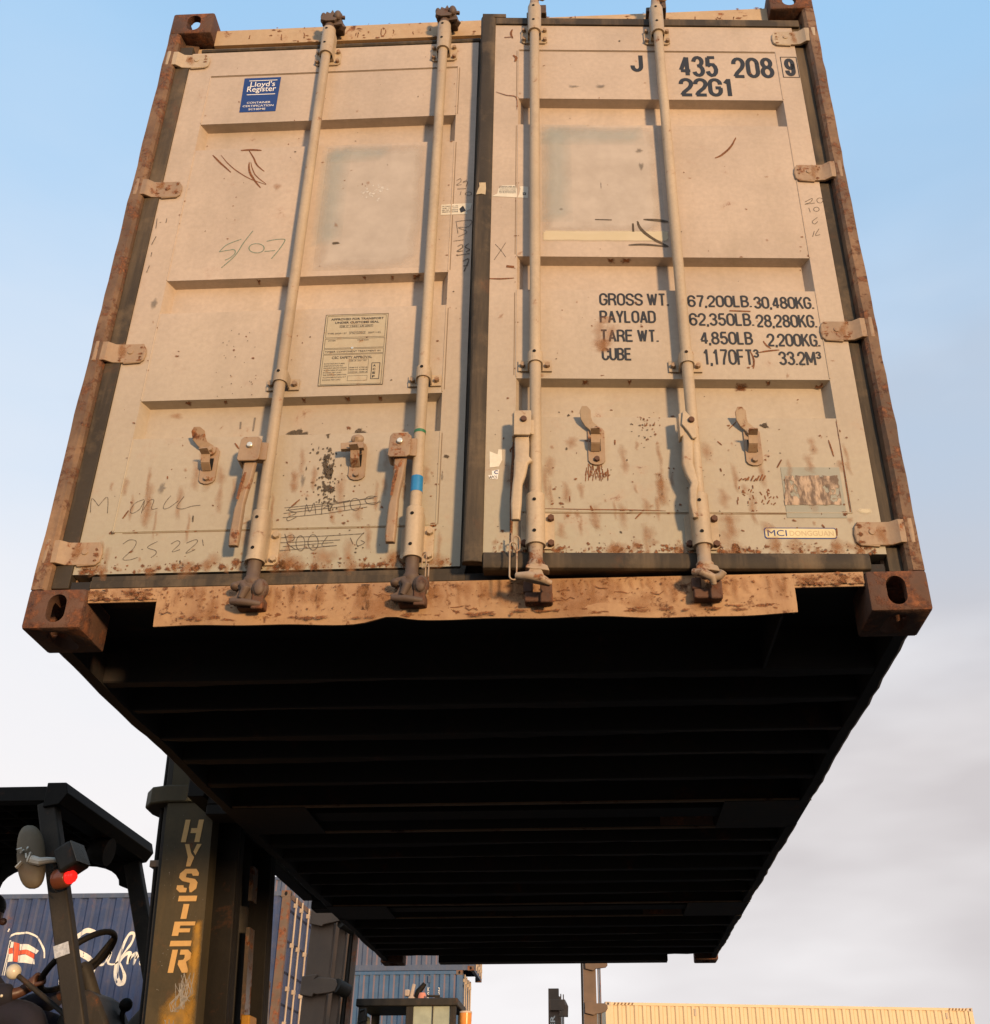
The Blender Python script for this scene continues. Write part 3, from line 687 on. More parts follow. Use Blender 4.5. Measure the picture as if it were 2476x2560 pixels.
    if side < 0:
        b.prism([(-.040, -.002), (-.046, -.018), (-.026, -.026), (-.034, -.044), (-.052, -.052), (-.044, -.062), (-.005, -.066), (.010, -.074), (.040, -.070), (.046, -.056), (.024, -.048), (.014, -.020), (.020, 0), (-.008, .006)],
                lambda a, c, y: (x+a, y, zz-.066+c), yc-.020, yc+.012)
        b.tube([(x-.018, yc-.026, zz-.078), (x-.004, yc-.032, zz-.096), (x-.016, yc-.028, zz-.124)], [.010, .013, .009], 10)
        b.ell((x+.030, yc-.016, zz-.092), (.0235, .02, .031)); b.ell((x+.031, yc-.030, zz-.092), (.0155, .010, .024))
        b.tube([(x-.046, yc-.012, zz-.125), (x-.01, yc-.028, zz-.134), (x+.038, yc-.02, zz-.138)], [.009, .011, .008], 10)
        b.ell((x-.040, yc-.012, zz-.080), (.014, .016, .012))
    else:
        b.tube([(x, yc, zz-.082), (x, yc-.001, zz-.094)], [.014, .015], 14)
        b.prism([(-.024, .004), (-.028, -.004), (-.008, -.010), (.010, -.010), (.036, -.014), (.030, .002), (.010, .010), (-.008, .008)], lambda a, c, y: (x+a, y, zz-.072+c), yc-.022, yc+.006)
        sgn = 1
        if bi == 0:
            b.tube([(x-.052, yc-.010, zz-.096), (x-.02, yc-.026, zz-.104), (x+.012, yc-.028, zz-.112), (x+.040, yc-.016, zz-.122)], [.009, .012, .013, .008], 10)
            b.prism([(-.016, -.078), (.014, -.078), (.022, -.1), (.036, -.122), (-.03, -.108)], lambda a, c, y: (x+a, y, zz+c), yc-.020, yc+.004)
        else:
            b.tube([(x-.036, yc-.010, zz-.083), (x-.014, yc-.024, zz-.090), (x+.014, yc-.02, zz-.104), (x+.018, yc-.012, zz-.122)], [.009, .013, .012, .007], 10)
            b.tube([(x+.014, yc-.006, zz-.1), (x+.036, yc-.012, zz-.096), (x+.044, yc-.016, zz-.084)], [.010, .010, .012], 10)
    b.build('locking_cam', mcam, o, smooth=45, bevel=.002)
    # keepers welded to the sill and header
    a = ANG[side]; px = PIV[side].x + x*math.cos(a)
    b = MB()
    b.box(px-.03, px+.045, -.022, .0118, CZ+.038, CZ+.066); b.box(px+.012, px+.044, -.034, -.0222, CZ+.030, CZ+.085); b.box(px-.034, px-.008, -.020, -.0002, CZ+.0662, CZ+.10)
    b.build('cam_keeper', P_RUST, sill, bevel=.004)
    b = MB()
    b.box(px-.03, px+.045, -.005, .0475, CZ+2.482, CZ+2.505); b.box(px+.014, px+.044, -.02, -.0052, CZ+2.478, CZ+2.525)
    b.build('cam_keeper', P_CAM, hdr, bevel=.003)
    # handle: hub bracket on the bar and a lever that folds down beside it
    b = MB()
    if side < 0:
        b.prism([(-.084, .500), (-.080, .566), (-.072, .576), (-.030, .576), (-.018, .564), (-.020, .500), (-.030, .494), (-.078, .494)], lambda a_, c, y: (x+a_, y, c), yc-.036, yc-.029)
        b.prism([(-.084, .500), (-.080, .566), (-.072, .576), (-.066, .576), (-.072, .494), (-.078, .494)], lambda a_, c, y: (x+a_, y, c), yc-.0288, yc+.016)
        b.beam((x-.035, yc-.012, .535), (x-.005, yc-.008, .535), .06, .024, side=(0, 1, 0))
        b.cyl((x-.050, yc-.036, .545), (x-.050, yc-.044, .545), .0095, .009, n=8, mat=1)
        b.build('handle_hub', [P_HARD, M_BOLT], o, smooth=35, bevel=.002)
        b = MB(); xo = x-.050
        rows = [(.540, 0, .018, -.012), (.495, .001, .018, -.014), (.440, -.001, .016, -.015), (.395, -.005, .013, -.016), (.355, -.008, .012, -.017), (.340, -.009, .014, -.018), (.250, -.012, .015, -.014), (.225, -.012, .013, -.012)]
        vs = []
        for z, dx, hw, dy in rows:
            for i, j in ((-1, -.5), (-.75, -1), (.75, -1), (1, -.5), (1, .6), (-1, .6)): vs.append((xo+dx+hw*i, yc+dy+.0105*j, z))
        b.add(vs, [(i*6+q, i*6+(q+1) % 6, (i+1)*6+(q+1) % 6, (i+1)*6+q) for i in range(len(rows)-1) for q in range(6)]+[tuple(range(6)), tuple((len(rows)-1)*6+q for q in range(6))])
        hd = b.build('handle', P_HARD, o, smooth=50, bevel=.002)
        f = Film(lambda u, z, o_: (u, yc-.034-o_, z)); 
        f.stroke([(xo-.002, .455), (xo-.010, .41), (xo-.014, .365)], .010); f.disc(xo-.006, .43, .010, .03); fuse(f.build('tmp', [S_RUST], o, smooth=0), hd, 50)
    else:
        t = (bi == 1)
        b.prism([(-.062, .520), (-.062, .598), (-.056, .604), (-.012, .604), (-.012, .528), (-.018, .520)] if not t else [(-.036, .560), (-.030, .604), (-.022, .606), (.004, .565), (.004, .515), (-.008, .510), (-.020, .535)], lambda a_, c, y: (x+a_, y, c), yc-.030, yc-.022)
        b.prism([(-.066, .520), (-.066, .598), (-.058, .604), (-.056, .520)] if not t else [(-.042, .520), (-.042, .600), (-.030, .606), (-.028, .530)], lambda a_, c, y: (x+a_, y, c), yc-.0218, yc+.012)
        b.beam((x-.03, yc-.010, .555), (x-.004, yc-.006, .555), .05, .022, side=(0, 1, 0))
        b.cyl((x-.034+(.026 if t else 0), yc-.030, .572), (x-.034+(.026 if t else 0), yc-.038, .572), .0095, .009, n=10, mat=1)
        b.build('handle_hub', [P_BAR, M_RBOLT], o, smooth=35, bevel=.002)
        b = MB(); xo = x-.042 if not t else x-.026
        rows = [(.560, .002, .020, -.008), (.500, .004, .021, -.010), (.455, .004, .020, -.014), (.440, .008, .026, -.015), (.430, .002, .020, -.016), (.390, -.002, .017, -.018), (.360, -.008, .014, -.020), (.300, -.011, .015, -.020), (.248, -.012, .012, -.018)] if not t else \
               [(.560, .004, .016, -.010), (.515, .006, .016, -.012), (.470, .002, .016, -.016), (.430, -.001, .016, -.018), (.395, .005, .015, -.019), (.365, .014, .012, -.020), (.345, .008, .012, -.021), (.300, .004, .010, -.021), (.255, .008, .008, -.020)]
        vs = []
        for z, dx, hw, dy in rows:
            for i, j in ((-1, -.5), (-.7, -1), (.7, -1), (1, -.5), (1, .6), (-1, .6)): vs.append((xo+dx+hw*i, yc+dy+.0095*j, z))
        b.add(vs, [(i*6+q, i*6+(q+1) % 6, (i+1)*6+(q+1) % 6, (i+1)*6+q) for i in range(len(rows)-1) for q in range(6)]+[tuple(range(6)), tuple((len(rows)-1)*6+q for q in range(6))])
        b.build('handle', P_BAR, o, smooth=50, bevel=.002)
    # bar scuffs
    return bar
BARS = {(s, i): bar_set(s, i) for s in (-1, 1) for i in (0, 1)}
# tape on the inner left bar
xb = LB[-1][1]
b = MB(); b.tube([(xb, -.038, .392), (xb, -.038, .443)], .0177, 20, caps=False); b.build('blue_tape', M_TAPE, DL, smooth=60)
b = MB(); b.tube([(xb, -.038, .592), (xb, -.038, .602)], .0177, 20, caps=False); b.build('green_tape', M_GTAPE, DL, smooth=60)

# handle retainers: slotted plate with a spring tongue and a swivelling latch
def retainer(side, xx, flip, lean, twisted=False):
    o = DOOR[side]
    b = MB()
    pl = [(-.024, .475), (-.018, .466), (-.006, .461), (.006, .461), (.018, .466), (.024, .475), (.024, .575), (.018, .586), (.006, .590), (-.006, .590), (-.018, .586), (-.024, .575)]
    b.prism(pl, lambda a, c, y: (xx+a, y, c), -.006, -.0006)
    b.box(xx-.016, xx+.012, -.0072, -.0062, .506, .548, mat=1)
    b.beam((xx-.004, -.007, .506), (xx-.004, -.028, .520), .005, .026, side=(1, 0, 0)); b.beam((xx-.004, -.028, .520), (xx-.004, -.034, .546), .004, .026, side=(1, 0, 0)); b.beam((xx-.004, -.034, .546), (xx-.006, -.058, .552), .004, .026, side=(1, 0, 0))
    b.cyl((xx, -.006, .478), (xx, -.015, .478), .009, .008, n=6, mat=2)
    b.build('handle_retainer', [P_HARD, T_BLACK, M_RBOLT if side > 0 and xx < -.6 else P_HARD], o, smooth=30, bevel=.001)
    b = MB()
    if not twisted:
        lat = [(.004, .570), (.012, .578), (.006, .590), (-.012, .600), (-.018, .612), (-.020, .630), (-.034, .640), (-.052, .640), (-.060, .628), (-.056, .606), (-.040, .588), (-.024, .576), (-.020, .566)]
        lat = [(lean[0]*a, .573+(c-.573)*lean[1]) for a, c in lat]
        k = len(lat); vs = []
        for yo in (-.008, -.013):
            for a, c in lat: vs.append((xx+a, yo-.55*max(0, c-.59)*(1.0), c))
        b.add(vs, [tuple(range(k-1, -1, -1)), tuple(range(k, 2*k))]+[(i, (i+1) % k, k+(i+1) % k, k+i) for i in range(k)])
        b.tube([(xx, -.0062, .572), (xx, -.016, .572)], .0155, 16)
    else:
        b.beam((xx-.046, -.034, .556), (xx+.020, -.030, .562), .022, .016); b.beam((xx-.006, -.012, .57), (xx-.002, -.028, .596), .028, .010, side=(1, 0, 0)); b.ell((xx-.002, -.024, .59), (.02, .012, .016))
    b.cyl((xx, -.016, .572), (xx, -.026, .572), .009, .008, n=6, mat=1)
    b.build('latch', [P_HARD if side < 0 else P_CAML, M_RBOLT if side > 0 and xx < -.6 else P_HARD], o, smooth=30, bevel=.001)
retainer(-1, 1.19-.786, 1, (1.0, 1.0)); retainer(-1, 1.19-.346, 1, (1, 1), True)
retainer(1, .350-1.19, 1, (.78, 1.0)); retainer(1, .800-1.19, 1, (.78, 1.0))

# seal chains hanging from the inner bars
def link(b, c, hw, hh, r, ax=(1, 0, 0)):
    c = Vector(c); ax = Vector(ax); pts = []
    for i in range(9): q = math.pi*i/8; pts.append(c+ax*(hw*math.cos(q))+Vector((0, 0, hh-hw+hw*math.sin(q))))
    for i in range(9): q = math.pi+math.pi*i/8; pts.append(c+ax*(hw*math.cos(q))+Vector((0, 0, -(hh-hw)+hw*math.sin(q))))
    b.tube(pts, r, 8, closed=True)
b = MB(); link(b, (1.19-.128, -.045, .172), .008, .024, .0022, (.8, -.6, 0)); link(b, (1.19-.118, -.050, .112), .007, .044, .0022, (.7, -.7, 0)); b.build('chain', P_CAML, DL, smooth=60)
b = MB(); link(b, (.108-1.19, -.036, .202), .006, .018, .002, (.4, -.9, 0)); link(b, (.124-1.19, -.042, .186), .009, .022, .002, (.9, .4, 0)); link(b, (.115-1.19, -.048, .130), .010, .056, .0024, (.95, .3, 0)); b.build('chain', P_CAML, DR, smooth=60)

# ------------------------------------------------------------------ marks and writing on the doors
ZO = {'Z1': (380, 0, 1896/860), 'Z2': (1140, 0, 1.896), 'Z3': (240, 560, 1.896), 'Z4': (1140, 600, 1896/1100), 'Z5': (40, 1040, 1896/700), 'Z6': (640, 1040, 2.37),
      'Z7': (1240, 1000, 1896/1120), 'ZL': (140, 380, 1307/400), 'ZK': (1180, 440, 12.64)}
def zp(k, side, pts, out=0):
    """measured points of a mark on a door -> that door's own plane"""
    x0, y0, q = ZO[k]; r = []
    for x, y in pts: r.append(dl(side, (x0+x/q)/S_, (y0+y/q)/S_, out))
    return r
def smooth_line(pts, n=5):
    if len(pts) < 3: return pts
    out = []; P = [Vector(p) for p in pts]
    for i in range(len(P)-1):
        a, b, c, d = P[max(0, i-1)], P[i], P[i+1], P[min(len(P)-1, i+2)]
        for j in range(n):
            t = j/n; out.append(.5*((2*b)+(c-a)*t+(2*a-5*b+4*c-d)*t*t+(3*b-a-3*c+d)*t**3))
    out.append(P[-1]); return [(p.x, p.y) for p in out]
def oval(cx, cy, rx, ry, a0=0, a1=360, n=14): return [(cx+rx*math.cos(R_(a0+(a1-a0)*i/n)), cy+ry*math.sin(R_(a0+(a1-a0)*i/n))) for i in range(n+1)]
def face(x, z, o): return (x, -o-.0003, z)
REC = [(.628, .768), (1.113, 1.252), (1.862, 1.995)]
def faceR(side):
    ua, ub = (.155, 1.082) if side < 0 else (.135, 1.072)
    def f(x, z, o):
        u = -side*x
        for z0, z1 in REC:
            if z0 < z < z1 and ua < u < ub:
                q = min((u-ua)/.019, (ub-u)/.019, (z-z0)/.018, (z1-z)/.006, 1)
                return (x, .037*q-o-.0003, z)
        return (x, -o-.0003, z)
    return f
pen = {s: Film(faceR(s)) for s in (-1, 1)}; gpen = Film(faceR(-1))
def wr(k, side, pts, wd=.0022, f=None): (f or pen[side]).stroke(smooth_line(zp(k, side, pts)), wd, taper=False)
for p in ([(690, 72), (640, 90), (612, 105), (585, 132)], [(585, 132), (625, 125), (655, 122), (660, 138), (640, 158), (612, 172)], [(745, 32), (700, 90), (660, 150), (595, 208)], oval(762, 115, 36, 22), [(810, 82), (850, 74), (890, 72), (895, 82), (870, 120), (832, 165)], [(800, 130), (850, 126)]): wr('Z3', -1, p, .0036, gpen)
for p in ([(505, 655), (515, 560), (560, 610)], [(560, 610), (620, 550), (620, 660)], [(870, 565), (810, 590), (775, 640), (790, 660), (840, 630), (872, 572), (850, 660)], [(860, 640), (905, 575), (935, 572), (918, 630), (960, 625)], [(1050, 540), (1010, 590), (1000, 628), (1040, 620), (1100, 575)], [(1140, 545), (1105, 590), (1090, 622), (1130, 630), (1190, 612), (1250, 605)],
          [(725, 868), (770, 840), (815, 850), (795, 900), (725, 968), (770, 975), (825, 958)], [(850, 905), (862, 903)], [(960, 850), (905, 878), (895, 895), (945, 912), (948, 935), (915, 960)], [(1050, 868), (1095, 845), (1110, 866), (1058, 920), (1112, 905)], [(1155, 862), (1218, 838), (1225, 860), (1150, 930), (1215, 905)], [(1264, 838), (1270, 880)]): wr('Z5', -1, p)
for p in ([(170, 545), (420, 520), (700, 488)], [(165, 578), (450, 545), (740, 510)], [(160, 603), (400, 580), (660, 540)], [(180, 560), (430, 528), (720, 478)], [(240, 520), (192, 558), (240, 575), (188, 602), (192, 622), (240, 600)], [(290, 590), (300, 525), (320, 570), (345, 515), (355, 580)], [(390, 585), (398, 515), (440, 520), (400, 548)], [(480, 515), (560, 500)], [(520, 505), (528, 560)], oval(590, 525, 30, 36), oval(690, 500, 42, 25, 0, 300),
          [(150, 722), (400, 712), (640, 698)], [(145, 752), (500, 735)], [(140, 800), (480, 768)], [(160, 775), (460, 750)], [(172, 700), (202, 800)], [(165, 722), (220, 705), (225, 735), (185, 752), (235, 792)], oval(265, 755, 26, 45), oval(340, 750, 30, 46), [(430, 708), (392, 768), (452, 770)], [(560, 722), (577, 762)], [(642, 690), (600, 740), (605, 770), (645, 752), (622, 738)]): wr('Z6', -1, p, .0024)
for p in ([(1680, 995), (1702, 985), (1703, 1002), (1680, 1020), (1708, 1018)], [(1738, 992), (1715, 1005), (1740, 1002), (1733, 1027)], [(1685, 1042), (1732, 1040)], [(1705, 1055), (1700, 1075)], oval(1746, 1068, 18, 9), [(1678, 1222), (1688, 1288)], [(1672, 1222), (1760, 1215), (1745, 1250), (1690, 1255), (1738, 1278), (1690, 1305)], [(1662, 1330), (1720, 1322)]): wr('Z1', -1, p)
for p in ([(1715, 107), (1735, 98), (1738, 112), (1712, 130), (1740, 128)], [(1768, 94), (1750, 108), (1772, 122), (1754, 133)], [(1712, 150), (1772, 140)], [(1740, 177), (1768, 168), (1745, 226)], [(1742, 200), (1765, 196)]): wr('Z3', -1, p, .0036)
for p in ([(828, 545), (818, 625)], [(848, 578), (862, 575)], [(908, 545), (900, 580)], [(820, 690), (790, 745), (783, 760)], [(785, 820), (778, 855)], [(765, 930), (742, 985)]): wr('ZL', -1, p, .003)
for p in ([(170, 18), (195, 45), (215, 74)], [(215, 12), (190, 50), (165, 86)]): wr('Z4', 1, p)
for p in ([(1655, 958), (1690, 940), (1682, 958), (1655, 968), (1702, 962)], oval(1726, 950, 14, 12), [(1674, 985), (1681, 1006)], oval(1710, 992, 13, 10), [(1715, 1030), (1690, 1050), (1702, 1062), (1716, 1050)], [(1692, 1122), (1700, 1095)], [(1722, 1085), (1705, 1115), (1727, 1112)]): wr('Z2', 1, p)
fuse(pen[-1].build('tmp', M_PEN, DL, smooth=0), DL); fuse(pen[1].build('tmp', M_PEN, DR, smooth=0), DR); fuse(gpen.build('tmp', M_GPEN, DL, smooth=0), DL)

# rust, scratches, dirt and faded places
MK = {s: Film(faceR(s)) for s in (-1, 1)}       # materials: 0 rust, 1 wash, 2 dark grime, 3 grey smear, 4 faded, 5 blue grey, 6 cream, 7 overpaint
def sk(k, side, pts, wd, mat=0, taper=True): MK[side].stroke(smooth_line(zp(k, side, pts)), wd, mat, taper, jit=.0006)
for p, wd in (([(335, 855), (370, 890), (435, 950)], .007), ([(380, 855), (440, 920), (530, 980), (630, 1018)], .004), ([(535, 828), (560, 870), (580, 910), (620, 945)], .006), ([(490, 829), (550, 826), (605, 829)], .009), ([(537, 895), (537, 940), (560, 985), (598, 1035)], .008), ([(545, 895), (568, 960), (630, 1015)], .004)): sk('Z1', -1, p, wd)
sk('Z2', 1, [(1328, 652), (1300, 700), (1260, 735), (1228, 750)], .008)
def dz(k, side, x, y, rx, rz, mat=0, rot=0):
    (a, b), = zp(k, side, [(x, y)]); MK[side].disc(a, b, rx, rz, rot, mat=mat)
def sprinkle(side, n, u0, u1, z0, z1, mats=(0, 0, 0, 2, 1), r0=.0022, r1=.008, fall=1):
    for i in range(n):
        u = random.uniform(u0, u1); z = z0+(z1-z0)*random.random()**fall
        r = r0+(r1-r0)*random.random()**3; m_ = random.choice(mats)
        MK[side].disc(-side*u, z, r*random.uniform(.7, 1.8)*(1.8 if m_ == 1 else 1), r*random.uniform(.7, 1.5)*(2.2 if m_ == 1 else 1), random.uniform(-.6, .6), mat=m_)
# both doors: sparse above, dense at the foot
for s in (-1, 1):
    sprinkle(s, 90, .09, 1.13, .22, 2.36, r1=.006)
    sprinkle(s, 150 if s > 0 else 90, .09, 1.13, .185, .68, fall=1.5)
    sprinkle(s, 260, .09, 1.13, .180, .212, mats=(0, 0, 1), r1=.016, fall=1.8)
    for i in range(15 if s > 0 else 7):
        u = random.uniform(.10, 1.1); z = random.uniform(.25, .62); q = random.uniform(-1, 1); ln_ = random.uniform(.008, .03)
        MK[s].stroke([(-s*u+q*ln_*t, z-ln_*t) for t in (0, .5, 1)], random.uniform(.003, .006))
    for i in range(46):
        u = random.uniform(.12, 1.1); z = random.uniform(.26, .60); ln_ = random.uniform(.03, .13)
        MK[s].stroke([(-s*u+random.uniform(-.003, .003), z-ln_*t/4) for t in range(5)], random.uniform(.005, .016), 1)
    for i in range(60): MK[s].disc(-s*random.choice([.155, 1.075, random.uniform(.16, 1.07)])+random.uniform(-.006, .006), random.choice([.31, .305]) if random.random() < .6 else random.uniform(.3, 2.2), random.uniform(.003, .012), random.uniform(.003, .007))
    for i in range(18): MK[s].disc(-s*random.uniform(.17, 1.05), random.choice([.630, 1.116, .766, 1.25, 1.864]), random.uniform(.006, .03), random.uniform(.003, .006))
# left door: scuffed mud under the second retainer, drips, remains of old labels
for i in range(110):
    q = random.gauss(0, 1); dz('Z6', -1, 420+q*38+random.uniform(-20, 20), random.uniform(190, 560)+q*10, random.uniform(.002, .007), random.uniform(.003, .012), 2)
for i in range(26): dz('Z6', -1, 425+random.gauss(0, 14), 330+random.gauss(0, 70), random.uniform(.006, .015), random.uniform(.01, .022), 2)
for x, y in ((200, 60), (240, 55), (270, 70), (600, 50), (620, 62), (585, 68), (605, 185), (570, 190), (490, 95)): dz('Z6', -1, x, y, .024, .016, 2)
for i in range(22): dz('Z6', -1, random.uniform(300, 660), random.uniform(400, 1000)-120, .005, .004, random.choice([0, 2]))
for p in ([(672, 905), (668, 940)], [(740, 885), (730, 950)], [(930, 275), (905, 305)]): sk('Z3', -1, p, .006, 3, False)
for x, y, rx, rz, mt in ((385, 628, .010, .007, 0), (365, 878, .02, .012, 1), (1140, 90, .02, .012, 2), (280, 375, .016, .03, 3)): dz('Z3', -1, x, y, rx, rz, mt)
dz('Z5', -1, 990, 490, .016, .022, 3); dz('Z5', -1, 1200, 700, .005, .02, 2); dz('Z5', -1, 1112, 985, .004, .008, 2); dz('Z6', -1, 280, 380, .012, .03, 3); dz('Z6', -1, 1130, 240, .013, .010, 2); dz('Z6', -1, 1105, 360, .008, .03, 3)
for i in range(24): dz('Z3', -1, random.uniform(560, 760), random.uniform(500, 820), .0025, .003, 2)
def film_rect(k, side, x0, y0, x1, y1, mat, edge=.03):
    (a, b), (c, d_) = zp(k, side, [(x0, y0), (x1, y1)]); MK[side].patch(min(a, c), max(a, c), min(b, d_), max(b, d_), edge, mat)
MK[-1].patch(1.19-.555, 1.19-.205, 1.275, 1.850, .06, 4); MK[-1].patch(1.19-.575, 1.19-.47, 1.38, 1.855, .045, 5)
for i in range(30): MK[-1].disc(1.19-.375+random.gauss(0, .022), 1.625+random.gauss(0, .022), random.uniform(.003, .010), random.uniform(.003, .010), mat=8)
MK[-1].patch(1.19-.56, 1.19-.33, 1.77, 1.86, .04, 5)
MK[1].patch(.20-1.19, .60-1.19, 1.345, 1.850, .06, 4); MK[1].patch(.19-1.19, .30-1.19, 1.40, 1.86, .045, 5); MK[1].patch(.19-1.19, .55-1.19, 1.76, 1.86, .04, 5); MK[1].patch(.20-1.19, .61-1.19, 1.318, 1.365, .012, 6)
for x, y, rx, rz in ((870, 715, .018, .02), (880, 790, .012, .03), (500, 992, .012, .008), (688, 880, .003, .025), (560, 410, .03, .012), (690, 410, .025, .015)): dz('Z2', 1, x, y, rx, rz, 3)
for p, wd in (([(860, 1050), (880, 1090), (930, 1130), (1005, 1168)], .012), ([(840, 1060), (842, 1100)], .008), ([(890, 1042), (960, 1046), (1005, 1052)], .012), ([(820, 1162), (900, 1160), (1008, 1170)], .008), ([(660, 1042), (740, 1044)], .006)): sk('Z2', 1, p, wd, 2)
for p, wd, mt in (([(268, 140), (262, 160), (270, 182)], .008, 0), ([(230, 178), (262, 176)], .005, 0), ([(272, 262), (286, 275), (280, 292)], .010, 0), ([(190, 436), (240, 452), (286, 462), (290, 520)], .004, 0), ([(150, 1320), (210, 1322), (276, 1318)], .006, 0), ([(240, 1262), (276, 1266)], .012, 0)): sk('Z2', 1, p, wd, mt)
# right door
for x, y, rx, rz in ((1238, 612, .034, .012), (1572, 608, .020, .010), (1230, 74, .010, .006), (1520, 70, .008, .010), (1328, 800, .022, .016), (1282, 545, .008, .010)): dz('Z4', 1, x, y, rx, rz, 0 if y != 800 else 2)
for p in ([(1325, 435), (1340, 455), (1358, 468)], [(1305, 485), (1350, 478), (1395, 474)], [(1270, 480), (1285, 520), (1282, 555)], [(1180, 305), (1270, 308)]): sk('Z4', 1, p, .006)
for p in ([(625, 350), (618, 410), (612, 470)], [(640, 360), (650, 330)], [(690, 360), (640, 440), (622, 490)], [(640, 430), (640, 480)]): sk('Z4', 1, p, .022, 1)
for i in range(46): dz('Z7', 1, 630+random.gauss(0, 28), 115+random.gauss(0, 34), random.uniform(.002, .007), random.uniform(.002, .008), random.choice([0, 0, 2]))
for i in range(40): q = random.uniform(-1, 1); sk('Z7', 1, [(430+q*50, 295+random.uniform(-30, 35)), (430+q*50+random.uniform(-8, 8), 305+random.uniform(-20, 40))], .003)
for x in (1030, 1046, 1058, 1066, 1080, 1092, 1105, 1118, 1130): sk('Z7', 1, [(x, 345-random.random()*8), (x+random.uniform(4, 14), 315+random.random()*18)], .005)
for i in range(30): x = random.uniform(1020, 1200); y = random.uniform(360, 450); sk('Z7', 1, [(x, y), (x+random.uniform(-10, 10), y+random.uniform(4, 18))], .004)
sk('Z7', 1, [(1408, 170), (1420, 205), (1431, 240)], .005); dz('Z7', 1, 1132, 108, .020, .014, 2); dz('Z7', 1, 318, 180, .024, .022, 1); dz('Z7', 1, 985, 110, .010, .006)
sk('Z7', 1, [(1440, 90), (1460, 200), (1478, 320), (1496, 440), (1503, 480)], .004); sk('Z7', 1, [(75, 180), (70, 300), (66, 500), (62, 620)], .010, 0); sk('Z7', 1, [(990, 480), (988, 560), (985, 630)], .03, 1)
sk('Z7', 1, [(200, 460), (400, 464), (580, 466), (720, 470)], .003); sk('Z7', 1, [(900, 474), (1100, 478), (1300, 480)], .003)
film_rect('Z7', 1, 1205, 285, 1488, 500, 7, .02); dz('Z7', 1, 1570, 470, .022, .008, 6)
for s, d_ in ((-1, DL), (1, DR)): fuse(MK[s].build('tmp', [S_RUST, S_WASH, S_DIRT, S_GREY, S_FADE, S_FADEB, S_CREAM, S_OVER, S_SCUFF], d_, smooth=0), d_)

